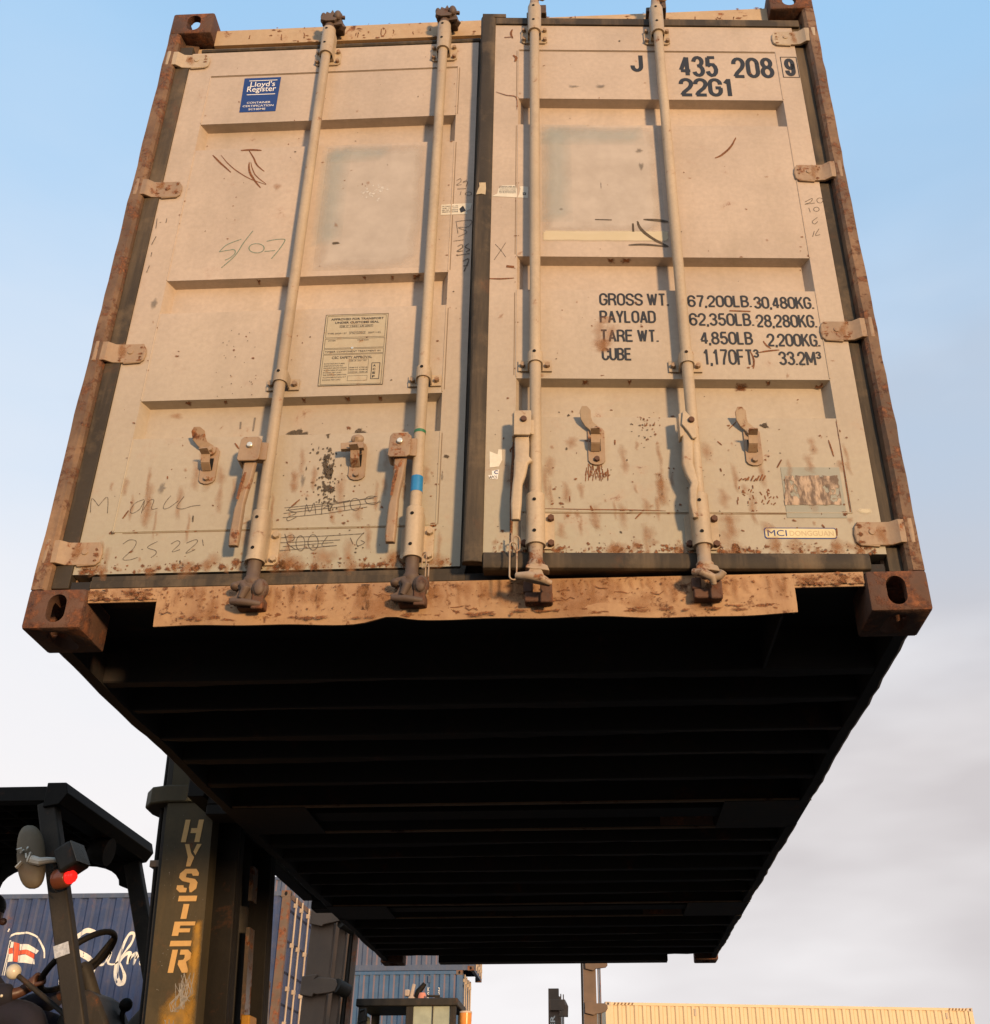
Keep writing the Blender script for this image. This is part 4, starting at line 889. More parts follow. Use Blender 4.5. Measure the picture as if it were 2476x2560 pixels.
# lettering: a condensed grotesque drawn with strokes of one width
def arc(cx, cy, rx, ry, a0, a1, n=9): return [(cx+rx*math.cos(R_(a0+(a1-a0)*i/n)), cy+ry*math.sin(R_(a0+(a1-a0)*i/n))) for i in range(n+1)]
three = [(0.0, .76)]+arc(.5, .765, .46, .235, 165, -75)+[(.40, .525)], [(.40, .525)]+arc(.5, .265, .5, .265, 80, -165)
GL = {'0': [arc(.5, .72, .5, .28, 0, 180)+arc(.5, .28, .5, .28, 180, 360)+[(1, .72), (1, .75)]], 'C': [[(1, .66)]+arc(.5, .72, .5, .28, 0, 180)+arc(.5, .28, .5, .28, 180, 360)+[(1, .35)]],
  'G': [[(1, .68)]+arc(.5, .72, .5, .28, 0, 180)+arc(.5, .28, .5, .28, 180, 360)+[(1, .47)], [(1.06, .47), (.52, .47)]],
  'S': [[(1, .72)]+arc(.5, .76, .5, .24, 10, 180)+[(.04, .63), (.3, .53), (.7, .45), (.96, .36)]+arc(.5, .24, .5, .24, 0, -170)+[(0, .29)]],
  '2': [[(0, .70)]+arc(.5, .735, .5, .265, 175, 0)+[(.97, .62), (.8, .46), (.25, .18), (.05, .0)], [(0, 0), (1, 0)]], '3': list(three), '4': [[(.74, 0), (.74, 1)], [(.70, 1), (.03, .30)], [(0, .25), (1.08, .25)]],
  '5': [[(.95, 1), (.12, 1)], [(.15, 1), (.08, .50)], [(.08, .52)]+arc(.5, .31, .5, .31, 135, -165)], '6': [[(1, .72)]+arc(.5, .74, .5, .26, 15, 180)+[(0, .5)]+arc(.5, .29, .5, .29, 180, 540, 18)],
  '7': [[(0, 1), (1.05, 1)], [(1, 1), (.72, .62), (.5, .3), (.4, -.05)]], '8': [arc(.5, .765, .43, .235, -90, 270, 18)+[(.55, .53)], arc(.5, .265, .5, .265, 90, 450, 18)+[(.45, .53)]],
  '9': [[(0, .28)]+arc(.5, .26, .5, .26, 195, 360)+[(1, .5)]+arc(.5, .71, .5, .29, 0, 360, 18)], '1': [[(.62, -.05), (.62, 1.05)], [(.62, 1), (.12, .76)]],
  'W': [[(0, 1.05), (.28, -.02)], [(.28, -.02), (.5, .98)], [(.5, .98), (.72, -.02)], [(.72, -.02), (1, 1.05)]], 'T': [[(0, 1), (1, 1)], [(.5, 1), (.5, -.05)]],
  'P': [[(0, -.05), (0, 1.05)], [(0, 1), (.5, 1)]+arc(.52, .74, .46, .26, 90, -90)+[(0, .48)]], 'R': [[(0, -.05), (0, 1.05)], [(0, 1), (.5, 1)]+arc(.52, .75, .46, .25, 90, -90)+[(0, .5)], [(.5, .5), (.8, .42), (.93, .25), (1, -.05)]],
  'A': [[(0, -.05), (.5, 1.02)], [(.5, 1.02), (1, -.05)], [(.15, .28), (.85, .28)]], 'Y': [[(0, 1.05), (.5, .42)], [(1, 1.05), (.5, .42)], [(.5, .46), (.5, -.05)]], 'L': [[(0, 1.05), (0, -.05)], [(0, 0), (1, 0)]],
  'D': [[(0, -.05), (0, 1.05)], [(0, 1), (.4, 1)]+arc(.5, .72, .5, .28, 80, 0)+arc(.5, .28, .5, .28, 0, -80)+[(.4, 0), (0, 0)]], 'E': [[(0, -.05), (0, 1.05)], [(0, 1), (1, 1)], [(0, .53), (.88, .53)], [(0, 0), (1, 0)]],
  'U': [[(0, 1.05)]+arc(.5, .28, .5, .28, 180, 360)+[(1, 1.05)]], 'B': [[(0, -.05), (0, 1.05)], [(0, 1), (.5, 1)]+arc(.5, .765, .43, .235, 90, -90)+[(0, .53)], [(0, .53), (.5, .53)]+arc(.5, .265, .5, .265, 90, -90)+[(0, 0)]],
  'K': [[(0, -.05), (0, 1.05)], [(1, 1.05), (.03, .38)], [(.36, .62), (1.02, -.05)]], 'F': [[(0, -.05), (0, 1.05)], [(0, 1), (1, 1)], [(0, .53), (.88, .53)]], 'M': [[(0, -.05), (0, 1.05)], [(.02, 1.02), (.5, .15)], [(.5, .15), (.98, 1.02)], [(1, 1.05), (1, -.05)]],
  'J': [[(1, 1.05)]+arc(.5, .28, .5, .28, 0, -180)+[(0, .34)]], '.': [[(0, -.05), (0, .06)]], ',': [[(0, .06), (0, -.04), (-.12, -.16)]]}
GL['O'] = GL['0']; GL['³'] = [[(x*.8, .52+y*.5) for x, y in p] for p in three]
GW = {'W': 1.35, 'M': 1.3, '1': .72, '.': .02, ',': .02, ' ': .18, 'L': .85, 'F': .88, '³': .8, 'T': .95}
class Ink(MB):
    def __init__(s): super().__init__(); s.k = 0
    def ribbon(s, pts, wd):
        P = [Vector(p) for p in pts]; P = [p for i, p in enumerate(P) if i == 0 or (p-P[i-1]).length > 1e-7]; k = len(P); o = .0010+.000012*(s.k % 40); s.k += 1; vs = []
        for i, p in enumerate(P):
            a = (p-P[i-1]).normalized() if i else None; b_ = (P[i+1]-p).normalized() if i < k-1 else None
            d_ = (a or b_) if (a is None or b_ is None) else (a+b_).normalized(); n_ = Vector((-d_.y, d_.x))
            q = 1 if (a is None or b_ is None) else 1/max(.6, n_.dot(Vector((-a.y, a.x))))
            vs += [(p.x+n_.x*wd/2*q, -o, p.y+n_.y*wd/2*q), (p.x-n_.x*wd/2*q, -o, p.y-n_.y*wd/2*q)]
        s.add(vs, [(2*i, 2*i+1, 2*i+3, 2*i+2) for i in range(k-1)])
    def line(s, body, box, wd, gap=.34):
        x0, x1, z0, z1 = box; tot = sum(GW.get(c, 1)+gap for c in body)-gap
        u = (x1-x0-wd)/tot; x = x0+wd/2
        for c in body:
            w_ = GW.get(c, 1)
            for p in GL.get(c, []):
                bw = w_ if c not in '.,1' else 1 if c == '1' else .35
                k_ = .7 if c == '1' else bw
                s.ribbon([(x+px*u*k_, z0+wd/2+pz*(z1-z0-wd)) for px, pz in p], wd*(.85 if c == '³' else 1))
            x += (w_+gap)*u
FLAT = lambda out: (lambda x, z: (x, -out, z))
def lt(side, body, k, x0, x1, z0, z1, bold=.012, name='lettering', out=.0011, space=1.0, mat=M_INK):
    o = text(body, name, (x0-1.19 if side > 0 else x0+1.19, x1-1.19 if side > 0 else x1+1.19, z0, z1), FLAT(out), mat, DOOR[side], bold, space); return o
for ws in ([('435', .695, .838, 2.116, 2.229), ('208', .888, 1.040, 2.112, 2.223)], [('22G1', .690, .887, 2.012, 2.109)], [('9', 1.080, 1.118, 2.124, 2.220)], [('J', .522, .568, 2.140, 2.233)]):
    k = Ink()
    for w_, x0, x1, z0, z1 in ws: k.line(w_, (x0-1.19, x1-1.19, z0, z1), .0155, .52 if w_ != '22G1' else .42)
    k.build('lettering', M_INK, DR, smooth=0)
b = MB()
for x0, x1, z0, z1 in ((1.069, 1.129, 2.226, 2.2285), (1.069, 1.129, 2.1165, 2.119), (1.069, 1.0715, 2.1192, 2.2258), (1.1265, 1.129, 2.1192, 2.2258)): b.box(x0-1.19, x1-1.19, -.0013, -.0006, z0, z1)
b.build('check_digit_frame', M_INK, DR, smooth=0)
for body, x0, x1, z0, z1 in (('GROSS WT.', .375, .592, 1.050, 1.100), ('67,200LB.', .650, .850, 1.046, 1.094), ('30,480KG.', .856, 1.044, 1.041, 1.090),
                             ('PAYLOAD', .374, .548, .981, 1.030), ('62,350LB.', .650, .850, .972, 1.022), ('28,280KG.', .856, 1.044, .967, 1.018),
                             ('TARE WT.', .373, .552, .907, .955), ('4,850LB', .678, .840, .899, .949), ('2,200KG.', .882, 1.044, .893, .943),
                             ('CUBE', .376, .468, .836, .884), ('1,170FT³', .682, .856, .822, .881), ('33.2M³', .910, 1.044, .822, .874)):
    k = Ink(); k.line(body, (x0-1.19, x1-1.19, z0, z1), .0068, .40); k.build('lettering', M_INK, DR, smooth=0)

def sheet(name, side, parts, mats, ori=None, parent=None):
    """one flat label: panels and printed words joined into one mesh.  parts: ('p', poly, mat, out) or ('t', words, box, mat, out, bold)"""
    d_ = parent or DOOR[side]; bmj = bmesh.new()
    for p in parts:
        if p[0] == 'p':
            vs = [bmj.verts.new((x, -p[3], z)) for x, z in p[1]]; f = bmj.faces.new(vs); f.material_index = p[2]
        else:
            o = text(p[1], 'tmp', p[2], FLAT(p[4]), None, d_, p[5]); me = o.data
            n0 = len(bmj.faces); bmj.from_mesh(me); bmj.faces.ensure_lookup_table()
            for f in bmj.faces[n0:]: f.material_index = p[3]
            bpy.data.objects.remove(o); bpy.data.meshes.remove(me)
    bmesh.ops.recalc_face_normals(bmj, faces=bmj.faces)
    me = bpy.data.meshes.new(name); bmj.to_mesh(me); bmj.free()
    for f in me.polygons:
        if f.normal.y > 0: f.flip()
    return mesh_obj(name, me, mats, d_)
def rect(x0, x1, z0, z1): return [(x0, z0), (x1, z0), (x1, z1), (x0, z1)]
o_ = 1.19
x0, x1, z0, z1 = o_-.904, o_-.767, 2.051, 2.236
sheet('certification_sticker', -1, [('p', [(x0+.004, z0), (x1, z0), (x1, z1), (x0, z1)], 0, .0009), ('p', rect(x0+.02, x1-.012, z1-.018, z1-.0145), 1, .0016), ('p', rect(x0+.02, x1-.012, z1-.094, z1-.0905), 1, .0016),
    ('t', "Lloyd's", (x0+.027, x1-.018, z1-.058, z1-.021), 1, .0016, .006), ('t', 'Register', (x0+.018, x1-.012, z1-.086, z1-.048), 1, .0018, .006),
    ('t', 'CONTAINER', (x0+.026, x1-.024, z0+.044, z0+.054), 1, .0016, .004), ('t', 'CERTIFICATION', (x0+.013, x1-.011, z0+.0265, z0+.0365), 1, .0016, .004), ('t', 'SCHEME', (x0+.036, x1-.038, z0+.009, z0+.019), 1, .0016, .004)], [M_BLUE, M_WHITE])
x0, x1, z0, z1 = o_-.4915, o_-.2915, .805, 1.085
pp = [('p', rect(x0, x1, z0, z1), 0, .0018)]
def frame(a, b_, c, d_, t=.0012, m_=1, o=.0024):
    return [('p', rect(a, b_, c, c+t), m_, o), ('p', rect(a, b_, d_-t, d_), m_, o), ('p', rect(a, a+t, c+t, d_-t), m_, o), ('p', rect(b_-t, b_, c+t, d_-t), m_, o)]
pp += frame(x0, x1, z0, z1, .0014); H = z1-z0; Wd = x1-x0
fx = lambda q: x0+Wd*q
fz = lambda q: z1-H*q
for a, b_ in ((.02, .335), (.35, .485), (.497, .565), (.575, .985)): pp += frame(fx(.03), fx(.97), fz(b_), fz(a), .0010)
for wd, a, b_, c, d_, bo in (('APPROVED FOR TRANSPORT', .09, .93, .085, .055, .02), ('UNDER CUSTOMS SEAL', .16, .86, .135, .105, .02), ('GB C 15621 LR 2007', .25, .76, .185, .165, 0), ('TYPE 20GP-137', .06, .36, .285, .265, 0), ('MANUFACTURERS NO', .40, .66, .268, .252, 0), ('OF THE CONTAINER', .40, .66, .290, .274, 0), ('20071102', .70, .90, .285, .262, 0),
                            ('OWNER', .08, .20, .385, .368, 0), ('TYPE OF FLOOR', .54, .72, .385, .368, 0), ('TIMBER COMPONENT TREATMENT IM', .05, .92, .545, .522, 0), ('CSC SAFETY APPROVAL', .17, .80, .635, .600, .008),
                            ('DATE MANUFACTURED', .06, .38, .708, .692, 0), ('IDENTIFICATION NO.', .06, .36, .738, .722, 0), ('MAXIMUM GROSS WEIGHT', .06, .42, .768, .752, 0), ('ALLOWABLE STACK WT', .06, .42, .798, .782, 0), ('RACKING TEST LOAD', .06, .34, .830, .814, 0), ('ONE DOOR OFF OPERATION', .06, .42, .862, .846, 0), ('ALLOWABLE STACK WT', .06, .42, .896, .880, 0), ('RACKING TEST LOAD', .06, .34, .930, .914, 0),
                            ('GB-LR 1561 7/07', .46, .72, .675, .658, 0), ('30480 KG  67200 LB', .46, .74, .768, .752, 0), ('192000 KG  423280 LB', .46, .74, .798, .782, 0), ('15240 KG  33600 LB', .46, .74, .830, .814, 0)):
    pp.append(('t', wd, (fx(a), fx(b_), fz(c), fz(d_)), 1, .0026, bo))
pp += frame(fx(.24), fx(.77), fz(.192), fz(.157), .0007)+frame(fx(.445), fx(.75), fz(.84), fz(.645), .0007)+frame(fx(.445), fx(.75), fz(.94), fz(.872), .0007)+frame(fx(.80), fx(.935), fz(.925), fz(.70), .002)
for i, c in enumerate('ACEP'): pp.append(('t', c, (fx(.825), fx(.868), fz(.755+.05*i), fz(.725+.05*i)), 1, .0026, .03))
pl = sheet('data_plate', -1, pp, [M_PLATE, M_INK])
b = MB(); b.tube([(fx(.475), -.0018, fz(.49)), (fx(.475), -.0045, fz(.49))], [.005, .004], 12); b.build('plate_rivet', M_BOLT, DL)
# MCI maker's label, the torn square below it and torn stickers by the meeting edge
x0, x1, z0, z1 = .803-o_, 1.002-o_, .226, .261
rr = [(x0, z0+.005), (x0+.004, z0), (x1-.004, z0), (x1, z0+.005), (x1, z1-.005), (x1-.004, z1), (x0+.004, z1), (x0, z1-.005)]
rq = [(x0+.003+(x-x0)*(.194/.199), z0+.003+(z-z0)*(.029/.035)) for x, z in rr]
sheet('maker_label', 1, [('p', rr, 0, .0008), ('p', rq, 1, .0013), ('t', 'MCI', (x0+.009, x0+.062, z0+.008, z1-.008), 0, .0018, 0), ('t', 'DONGGUAN', (x0+.070, x1-.008, z0+.009, z1-.010), 2, .0018, .0)], [M_BLUE, plain('label_cream', (.62, .54, .32), .4), plain('faded_print', (.50, .37, .22), .6)])
t = NT('torn_brown_paper'); n1 = t.noise(38, 5, .6, vec=(1.6, 1, .55)); 
t.l(t.mix(t.ramp(n1, .42, .58), (.15, .105, .075), (.46, .34, .24)), t.b.inputs['Base Color']); t.b.inputs['Roughness'].default_value = .8
t.l(t.ramp(t.noise(17, 5, .6, vec=(1.3, 1, .7), loc=(3, 1, 2)), .40, .43, 0, 1), t.b.inputs['Alpha']); t.bump(n1, .5, .004); M_TORN = t.m
P4 = zp('Z7', 1, [(1222, 446), (1466, 446), (1446, 322), (1222, 322)])
b = MB(); n = 14; vs = []
for j in range(n+1):
    for i in range(n+1):
        u_, v_ = i/n, j/n; e = lambda: random.uniform(-.0015, .0015)
        a = [P4[0][q]*(1-u_)*(1-v_)+P4[1][q]*u_*(1-v_)+P4[2][q]*u_*v_+P4[3][q]*(1-u_)*v_ for q in (0, 1)]
        vs.append((a[0]+e(), -.0022-random.random()*.0012, a[1]+e()))
b.add(vs, [(j*(n+1)+i, j*(n+1)+i+1, (j+1)*(n+1)+i+1, (j+1)*(n+1)+i) for j in range(n) for i in range(n)]); b.build('torn_sticker', M_TORN, DR, smooth=0)
k = zp('ZK', 1, [(640, 640), (800, 560), (850, 390), (960, 300), (1370, 290), (1420, 400), (1440, 560), (1450, 680)]); k2 = zp('ZK', 1, [(1452, 682), (1500, 560), (1540, 400), (1500, 340), (1600, 320), (1780, 340), (1770, 700)])
ck = zp('ZK', 1, [(1610, 600), (1715, 600), (1715, 525), (1610, 525)]); tk = zp('ZK', 1, [(1630, 560), (1645, 545), (1660, 570), (1695, 535), (1702, 545), (1662, 592)])
bx = lambda q: (min(x for x, z in q), max(x for x, z in q), min(z for x, z in q), max(z for x, z in q))
lines = []
for i, wd in enumerate(('ATTENTION  LINER  MAY', 'for inspection only, do not remove this label', 'cargo seal and inspection record number entry', 'doors secured at departure and arrival port', 'Must Be Removed And Re', 'not Be In Transport')):
    q = bx(zp('ZK', 1, [(870, 350+i*40), (1395, 326+i*40)])); lines.append(('t', wd, q, 1, .0018, .015))
sheet('torn_paper_label', 1, [('p', k, 0, .001), ('p', k2, 0, .001), ('p', ck, 1, .0016), ('p', tk, 0, .0021)]+lines, [M_PAPER, M_INK])
kg = zp('ZK', 1, [(140, 590), (180, 460), (245, 330), (230, 215), (440, 210), (450, 400), (430, 590), (300, 560)], .009)
sheet('torn_paper_scrap', 1, [('p', kg, 0, .0105)], [weathered('creased_paper', (.58, .47, .30), rust=.2, rscale=30, streak=.5, rough=.6, var=.3)])
kl = [(o_-.143, 1.505), (o_-.052, 1.506), (o_-.056, 1.520), (o_-.042, 1.530), (o_-.038, 1.556), (o_-.142, 1.553)]
lines = [('t', wd, (o_-.138, o_-.085, 1.541-.0085*i, 1.547-.0085*i), 1, .0018, .01) for i, wd in enumerate(('for inspection only', 'cargo seal record', 'do not remove', 'doors secured'))]
sheet('torn_paper_label', -1, [('p', kl, 0, .001), ('p', [(o_-.075, 1.512), (o_-.058, 1.520), (o_-.068, 1.545), (o_-.08, 1.53)], 1, .0017)]+lines, [M_PAPER, M_INK])
kp = zp('Z6', 1, [(1385, 210), (1432, 228), (1438, 198), (1458, 200), (1460, 262), (1440, 300), (1386, 306)]); kq = zp('Z6', 1, [(1388, 372), (1376, 352), (1400, 350), (1398, 326), (1442, 318), (1432, 376)])
sheet('sticker_remnant', 1, [('p', kp, 0, .001)], [M_PAPER])
a, b_, c, d_ = bx(kq); sheet('sticker_remnant', 1, [('p', kq, 0, .001), ('t', 'C', (a+(b_-a)*.55, b_-.003, c+(d_-c)*.52, d_-.003), 1, .0016, .03), ('t', 'APCS', (a+(b_-a)*.12, b_-.006, c+(d_-c)*.08, c+(d_-c)*.36), 2, .0016, .01)], [M_WHITE, M_BLUE, M_INK])

# ================================================================== the lift truck that carries the container
trk = empty('lift_truck', (-2.2, 3.0, 0))
tag(trk, 'dark lift truck with stencil letters down its mast, carrying the beige container', 'forklift')
TX = lambda z: (1.97-z)*.06                     # the mast leans back a little
def mbox(b, x0, x1, y0, y1, z0, z1, mat=0):
    vs = [(x+TX(z), y, z) for z in (z0, z1) for y in (y0, y1) for x in (x0, x1)]
    b.add(vs, [(0, 2, 3, 1), (4, 5, 7, 6), (0, 1, 5, 4), (2, 6, 7, 3), (0, 4, 6, 2), (1, 3, 7, 5)], mat)
b = MB(); mbox(b, -1.570, -1.360, 2.200, 2.235, .12, 2.02); mbox(b, -1.560, -1.375, 2.200, 2.235, 2.1002, 2.9)
mbox(b, -1.570, -1.535, 2.2352, 2.36, .12, 2.9); mbox(b, -1.395, -1.360, 2.2352, 2.30, .12, 2.9)
mast = b.build('mast_channel', [T_FACE], trk, bevel=.004)
S_YEL = stain('worn_yellow_paint', (.40, .20, .01), (.22, .125, .02), .9, 12, .30, .75, rough=.5)
f = Film(lambda x, z, o: (x+TX(z), 2.1995-o, z))
f.patch(-1.425, -1.362, .9, 1.40, .028); f.patch(-1.52, -1.362, .9, 1.24, .06); f.patch(-1.41, -1.362, 1.2, 1.52, .024)
fuse(f.build('tmp', [S_YEL], mast, smooth=0), mast)
f = Film(lambda x, z, o: (x+TX(z), 2.1992-o, z))
for cx, cz0 in ((-1.445, 1.21), (-1.47, 1.075), (-1.41, 1.25), (-1.43, 1.22)):
    for i in range(7): f.stroke([(cx+random.uniform(-.03, .03), cz0+.04+random.random()*.02), (cx+random.uniform(-.03, .03), cz0-.02), (cx+random.uniform(-.02, .02), cz0-.05)], .004)
for i in range(40): f.disc(random.uniform(-1.56, -1.37), random.uniform(1.1, 1.99), .003, .003)
fuse(f.build('tmp', [stain('pale_scrape', (.36, .33, .29), (.2, .18, .15), .8, 40, .5, .75)], mast, smooth=0), mast)
# flange plate near the top of the channel
b = MB(); pl = [(-1.362, 2.192), (-1.58, 2.186), (-1.66, 2.215), (-1.708, 2.29), (-1.715, 2.40), (-1.69, 2.50), (-1.62, 2.57), (-1.362, 2.60)]
b.prism(pl, lambda a, c, z: (a, c, z), 2.0205, 2.100); fl = b.build('mast_flange', T_FACE, trk, bevel=.008)
f = Film(lambda x, z, o: (x, 2.1885-o, z)); f.patch(-1.49, -1.40, 2.022, 2.098, .02); fuse(f.build('tmp', [S_YEL], trk, smooth=0), fl)
# stencilled letters down the channel
ST = {'H': [[(0, 0), (.26, 0), (.26, 1), (0, 1)], [(.40, .40), (.70, .40), (.70, 0), (.97, 0), (.97, 1), (.70, 1), (.70, .62), (.40, .62)]],
      'Y': [[(0, 1), (.26, 1), (.50, .58), (.72, .40), (.60, .0), (.34, 0), (.34, .42)], [(.72, 1), (1, 1), (.76, .50), (.60, .66)]],
      'S': [[(.98, .70), (.98, .82), (.80, 1), (.25, 1), (.02, .80), (.02, .62), (.22, .48), (.62, .40), (.62, .20), (.70, 0), (.80, 0), (1, .16), (1, .42), (.84, .56), (.36, .64), (.36, .80), (.62, .80), (.70, .70)], [(0, .30), (.32, .30), (.36, .2), (.52, .18), (.52, 0), (.2, 0), (0, .14)]],
      'T': [[(0, 1), (1, 1), (1, .76), (0, .76)], [(.34, .64), (.66, .64), (.66, 0), (.34, 0)]],
      'E': [[(.0, .42), (0, 1), (.98, 1), (.98, .84), (.30, .84), (.30, .72), (.80, .72), (.80, .56), (.30, .56), (.30, .42)], [(0, .0), (0, .22), (.98, .22), (.98, 0)]],
      'R': [[(0, 0), (.28, 0), (.28, 1), (0, 1)], [(.42, 1), (.80, 1), (1, .84), (1, .60), (.82, .47), (1, .12), (1, 0), (.72, 0), (.42, .36), (.42, .54), (.66, .56), (.70, .66), (.68, .78), (.42, .78)]]}
b = MB()
for c, (x0, y0, x1, y1) in zip('HYSTER', ((1250, 515, 1365, 665), (1245, 680, 1345, 830), (1215, 848, 1335, 1005), (1205, 1030, 1315, 1185), (1175, 1205, 1305, 1370), (1160, 1395, 1280, 1550))):
    A, B_ = at(x0/3.537, 1424.3+y0/3.537, 2.2), at(x1/3.537, 1424.3+y1/3.537, 2.2)
    for p in ST[c]:
        vs = [(A.x+(B_.x-A.x-.006)*u+.006*v, 2.1975, B_.z+(A.z-B_.z)*v) for u, v in p]; bm_ = bmesh.new()
        fv = bm_.faces.new([bm_.verts.new(q) for q in vs]); fv.normal_update(); bmesh.ops.triangulate(bm_, faces=[fv]); bm_.verts.index_update()
        b.add([v.co.copy() for v in bm_.verts], [[v.index for v in ff.verts] for ff in bm_.faces]); bm_.free()
b.build('lettering', T_LET, mast, smooth=0)
# hoses, clips, inner rails, far channel
for x, y, r in ((-1.625, 2.30, .012), (-1.604, 2.315, .010)):
    b = MB(); b.tube([(x+TX(z)+.004*math.sin(z*6), y, z) for z in [2.75-.1*i for i in range(25)]], r, 8); b.build('hydraulic_hose', T_BLACK, trk, smooth=60)
b = MB(); mbox(b, -1.655, -1.565, 2.285, 2.335, 1.76, 1.79); b.build('hose_clip', T_BROWN, trk, bevel=.003)
b = MB(); mbox(b, -1.60, -1.572, 2.24, 2.36, .3, 2.9); b.build('mast_side_tube', T_DARK, trk, bevel=.004)
for y0 in (2.38, 2.96):
    b = MB(); mbox(b, -1.53, -1.29, y0, y0+.04, .2, 2.75); mbox(b, -1.315, -1.29, y0+.0402, y0+.10, .2, 2.75); b.build('inner_rail', T_BLACK, trk, bevel=.004)
b = MB(); mbox(b, -1.57, -1.36, 3.07, 3.14, .12, 2.9); b.build('mast_channel', T_BLACK, trk, bevel=.004)
b = MB(); mbox(b, -1.50, -1.48, 2.33, 3.065, .3, 2.4); b.build('carriage_plate', T_BLACK, trk)
for y0 in (2.60, 2.88):
    b = MB(); b.cyl((-1.42+TX(.2), y0, .2), (-1.42+TX(2.2), y0, 2.2), .055, n=18); b.build('lift_cylinder', T_DARK, trk, smooth=60)
Ya = atx(467, 1850, -1.31).y; Yb = atx(503, 1900, -1.31).y
b = MB(); mbox(b, -1.33, -1.312, Ya-.05, Ya+.035, .5, 1.58); mbox(b, -1.33, -1.312, Ya-.05, Ya+.035, 1.70, 1.86); b.build('worn_slide', T_WORN, trk)
b = MB(); mbox(b, -1.325, -1.313, Yb-.012, Yb+.012, .5, 1.40); b.build('lift_chain', T_WORN, trk)
b = MB(); mbox(b, -1.29, -1.25, 2.60, 2.72, .5, 1.19); b.build('side_shift_block', T_YEL, trk, bevel=.006)
b = MB(); b.box(-1.42, -1.345, 1.95, 4.16, 2.30, 2.40); b.box(-1.40, -1.325, 1.95, 4.16, 1.975, 2.06); b.build('fork_carriage', T_BLACK, trk, bevel=.004)
for yc in (2.05, 4.095):
    b = MB(); b.box(-1.32, -1.262, yc-.07, yc+.07, 1.950, 2.55); b.box(-1.32, 1.0, yc-.07, yc+.07, 1.905, 1.9495); b.build('fork', T_BLACK, trk, bevel=.005)
for y0 in (2.55, 3.35):
    b = MB(); b.cyl((-1.62, y0, 1.2), (-2.0, y0, .75), .05); b.build('tilt_cylinder', T_DARK, trk, smooth=60)
# chassis, cowl, seat, wheels
b = MB(); b.prism([(-1.78, .32), (-1.72, .6), (-1.80, .98), (-2.30, 1.0), (-3.9, 1.02), (-4.15, .9), (-4.2, .35)], lambda a, c, y: (a, y, c), 2.42, 3.58); b.build('chassis', T_YEL, trk, bevel=.02)
b = MB(); b.prism([(-2.15, 1.30), (-2.06, 1.335), (-2.00, 1.30), (-1.86, 1.08), (-1.80, .985), (-2.22, 1.0045)], lambda a, c, y: (a, y, c), 2.84, 3.16); b.build('steering_cowl', T_DARK, trk, bevel=.02)
b = MB(); b.tube([(-2.03, 2.82, 1.20), (-2.00, 2.815, 1.12), (-1.985, 2.82, 1.02)], .012, 8); b.build('hydraulic_hose', T_BROWN, trk, smooth=60)
b = MB(); b.tube([(-1.93, 3.05, 1.16), (-1.95, 3.05, 1.24), (-1.945, 3.05, 1.27)], [.012, .012, .014], 10); b.ell((-1.94, 3.05, 1.285), (.032, .032, .032)); b.build('control_lever', T_BLACK, trk, smooth=60)
b = MB(); b.tube([(-2.353, 2.70, 1.387), (-2.20, 2.70, 1.288), (-2.02, 2.70, 1.17), (-1.98, 2.70, 1.0)], .0115, 10); lv = b.build('control_lever', T_DARK, trk, smooth=60)
b = MB(); b.ell((-2.356, 2.70, 1.390), (.034, .034, .034), 18, 12); b.build('knob', M_KNOB, lv, smooth=80)
b = MB(); b.ell((-2.40, 2.50, 1.02), (.19, .12, .115), 20, 12); b.build('fender', M_SEAT, trk, smooth=80)
b = MB(); b.box(-3.05, -2.50, 2.76, 3.24, 1.03, 1.12); b.beam((-2.98, 3.0, 1.12), (-3.12, 3.0, 1.60), .10, .46); b.build('seat', M_SEAT, trk, bevel=.03)
for x in (-2.05, -3.75):
    for y0, y1 in ((2.22, 2.41), (3.59, 3.78)):
        b = MB(); b.tube([(x, y0, .36), (x, y0+.03, .36), (x, y1-.03, .36), (x, y1, .36)], [.31, .36, .36, .31], 26); wh = b.build('wheel', M_TYRE, trk, smooth=50)
        b = MB(); b.cyl((x, y0-.012, .36), (x, y1+.012, .36), .19, n=20); b.build('rim', T_YEL, wh, smooth=50)
# overhead guard on four raked posts
b = MB()
b.box(-3.25, -2.235, 2.40, 2.47, 2.095, 2.165); b.box(-3.25, -2.235, 3.48, 3.55, 2.06, 2.165)
b.prism([(-2.2348, 2.062), (-2.16, 2.075), (-2.128, 2.125), (-2.145, 2.178), (-2.2348, 2.178)], lambda a, c, y: (a, y, c), 2.385, 3.57)
b.box(-3.25, -2.2352, 2.4702, 3.4798, 2.150, 2.160)
for i in range(7): y = 2.56+i*.14; b.box(-3.25, -2.2352, y, y+.012, 2.095, 2.1498)
for i in range(6): b.beam((-2.34-i*.15, 2.4702, 2.12), (-2.34-i*.15, 3.4798, 2.12), .008, .05, side=(.5, 0, .85))
b.prism([(-3.25, 2.03), (-3.25, 2.095), (-3.4, 2.095), (-3.4, 1.9)], lambda a, c, y: (a, y, c), 2.41, 2.46)
b.build('overhead_guard', T_BLACK, trk, bevel=.006)
for p0, p1, nm in (((-2.235, 2.435, 2.094), (-1.845, 2.435, .985), 'guard_post'), ((-2.215, 3.515, 2.059), (-1.83, 3.515, .985), 'guard_post'), ((-3.12, 2.435, 2.094), (-3.3, 2.435, 1.01), 'guard_post'), ((-2.99, 3.515, 2.059), (-3.12, 3.515, 1.01), 'guard_post')):
    b = MB(); b.beam(p0, p1, .085, .065); b.build('guard_post', T_DARK, trk, bevel=.008)
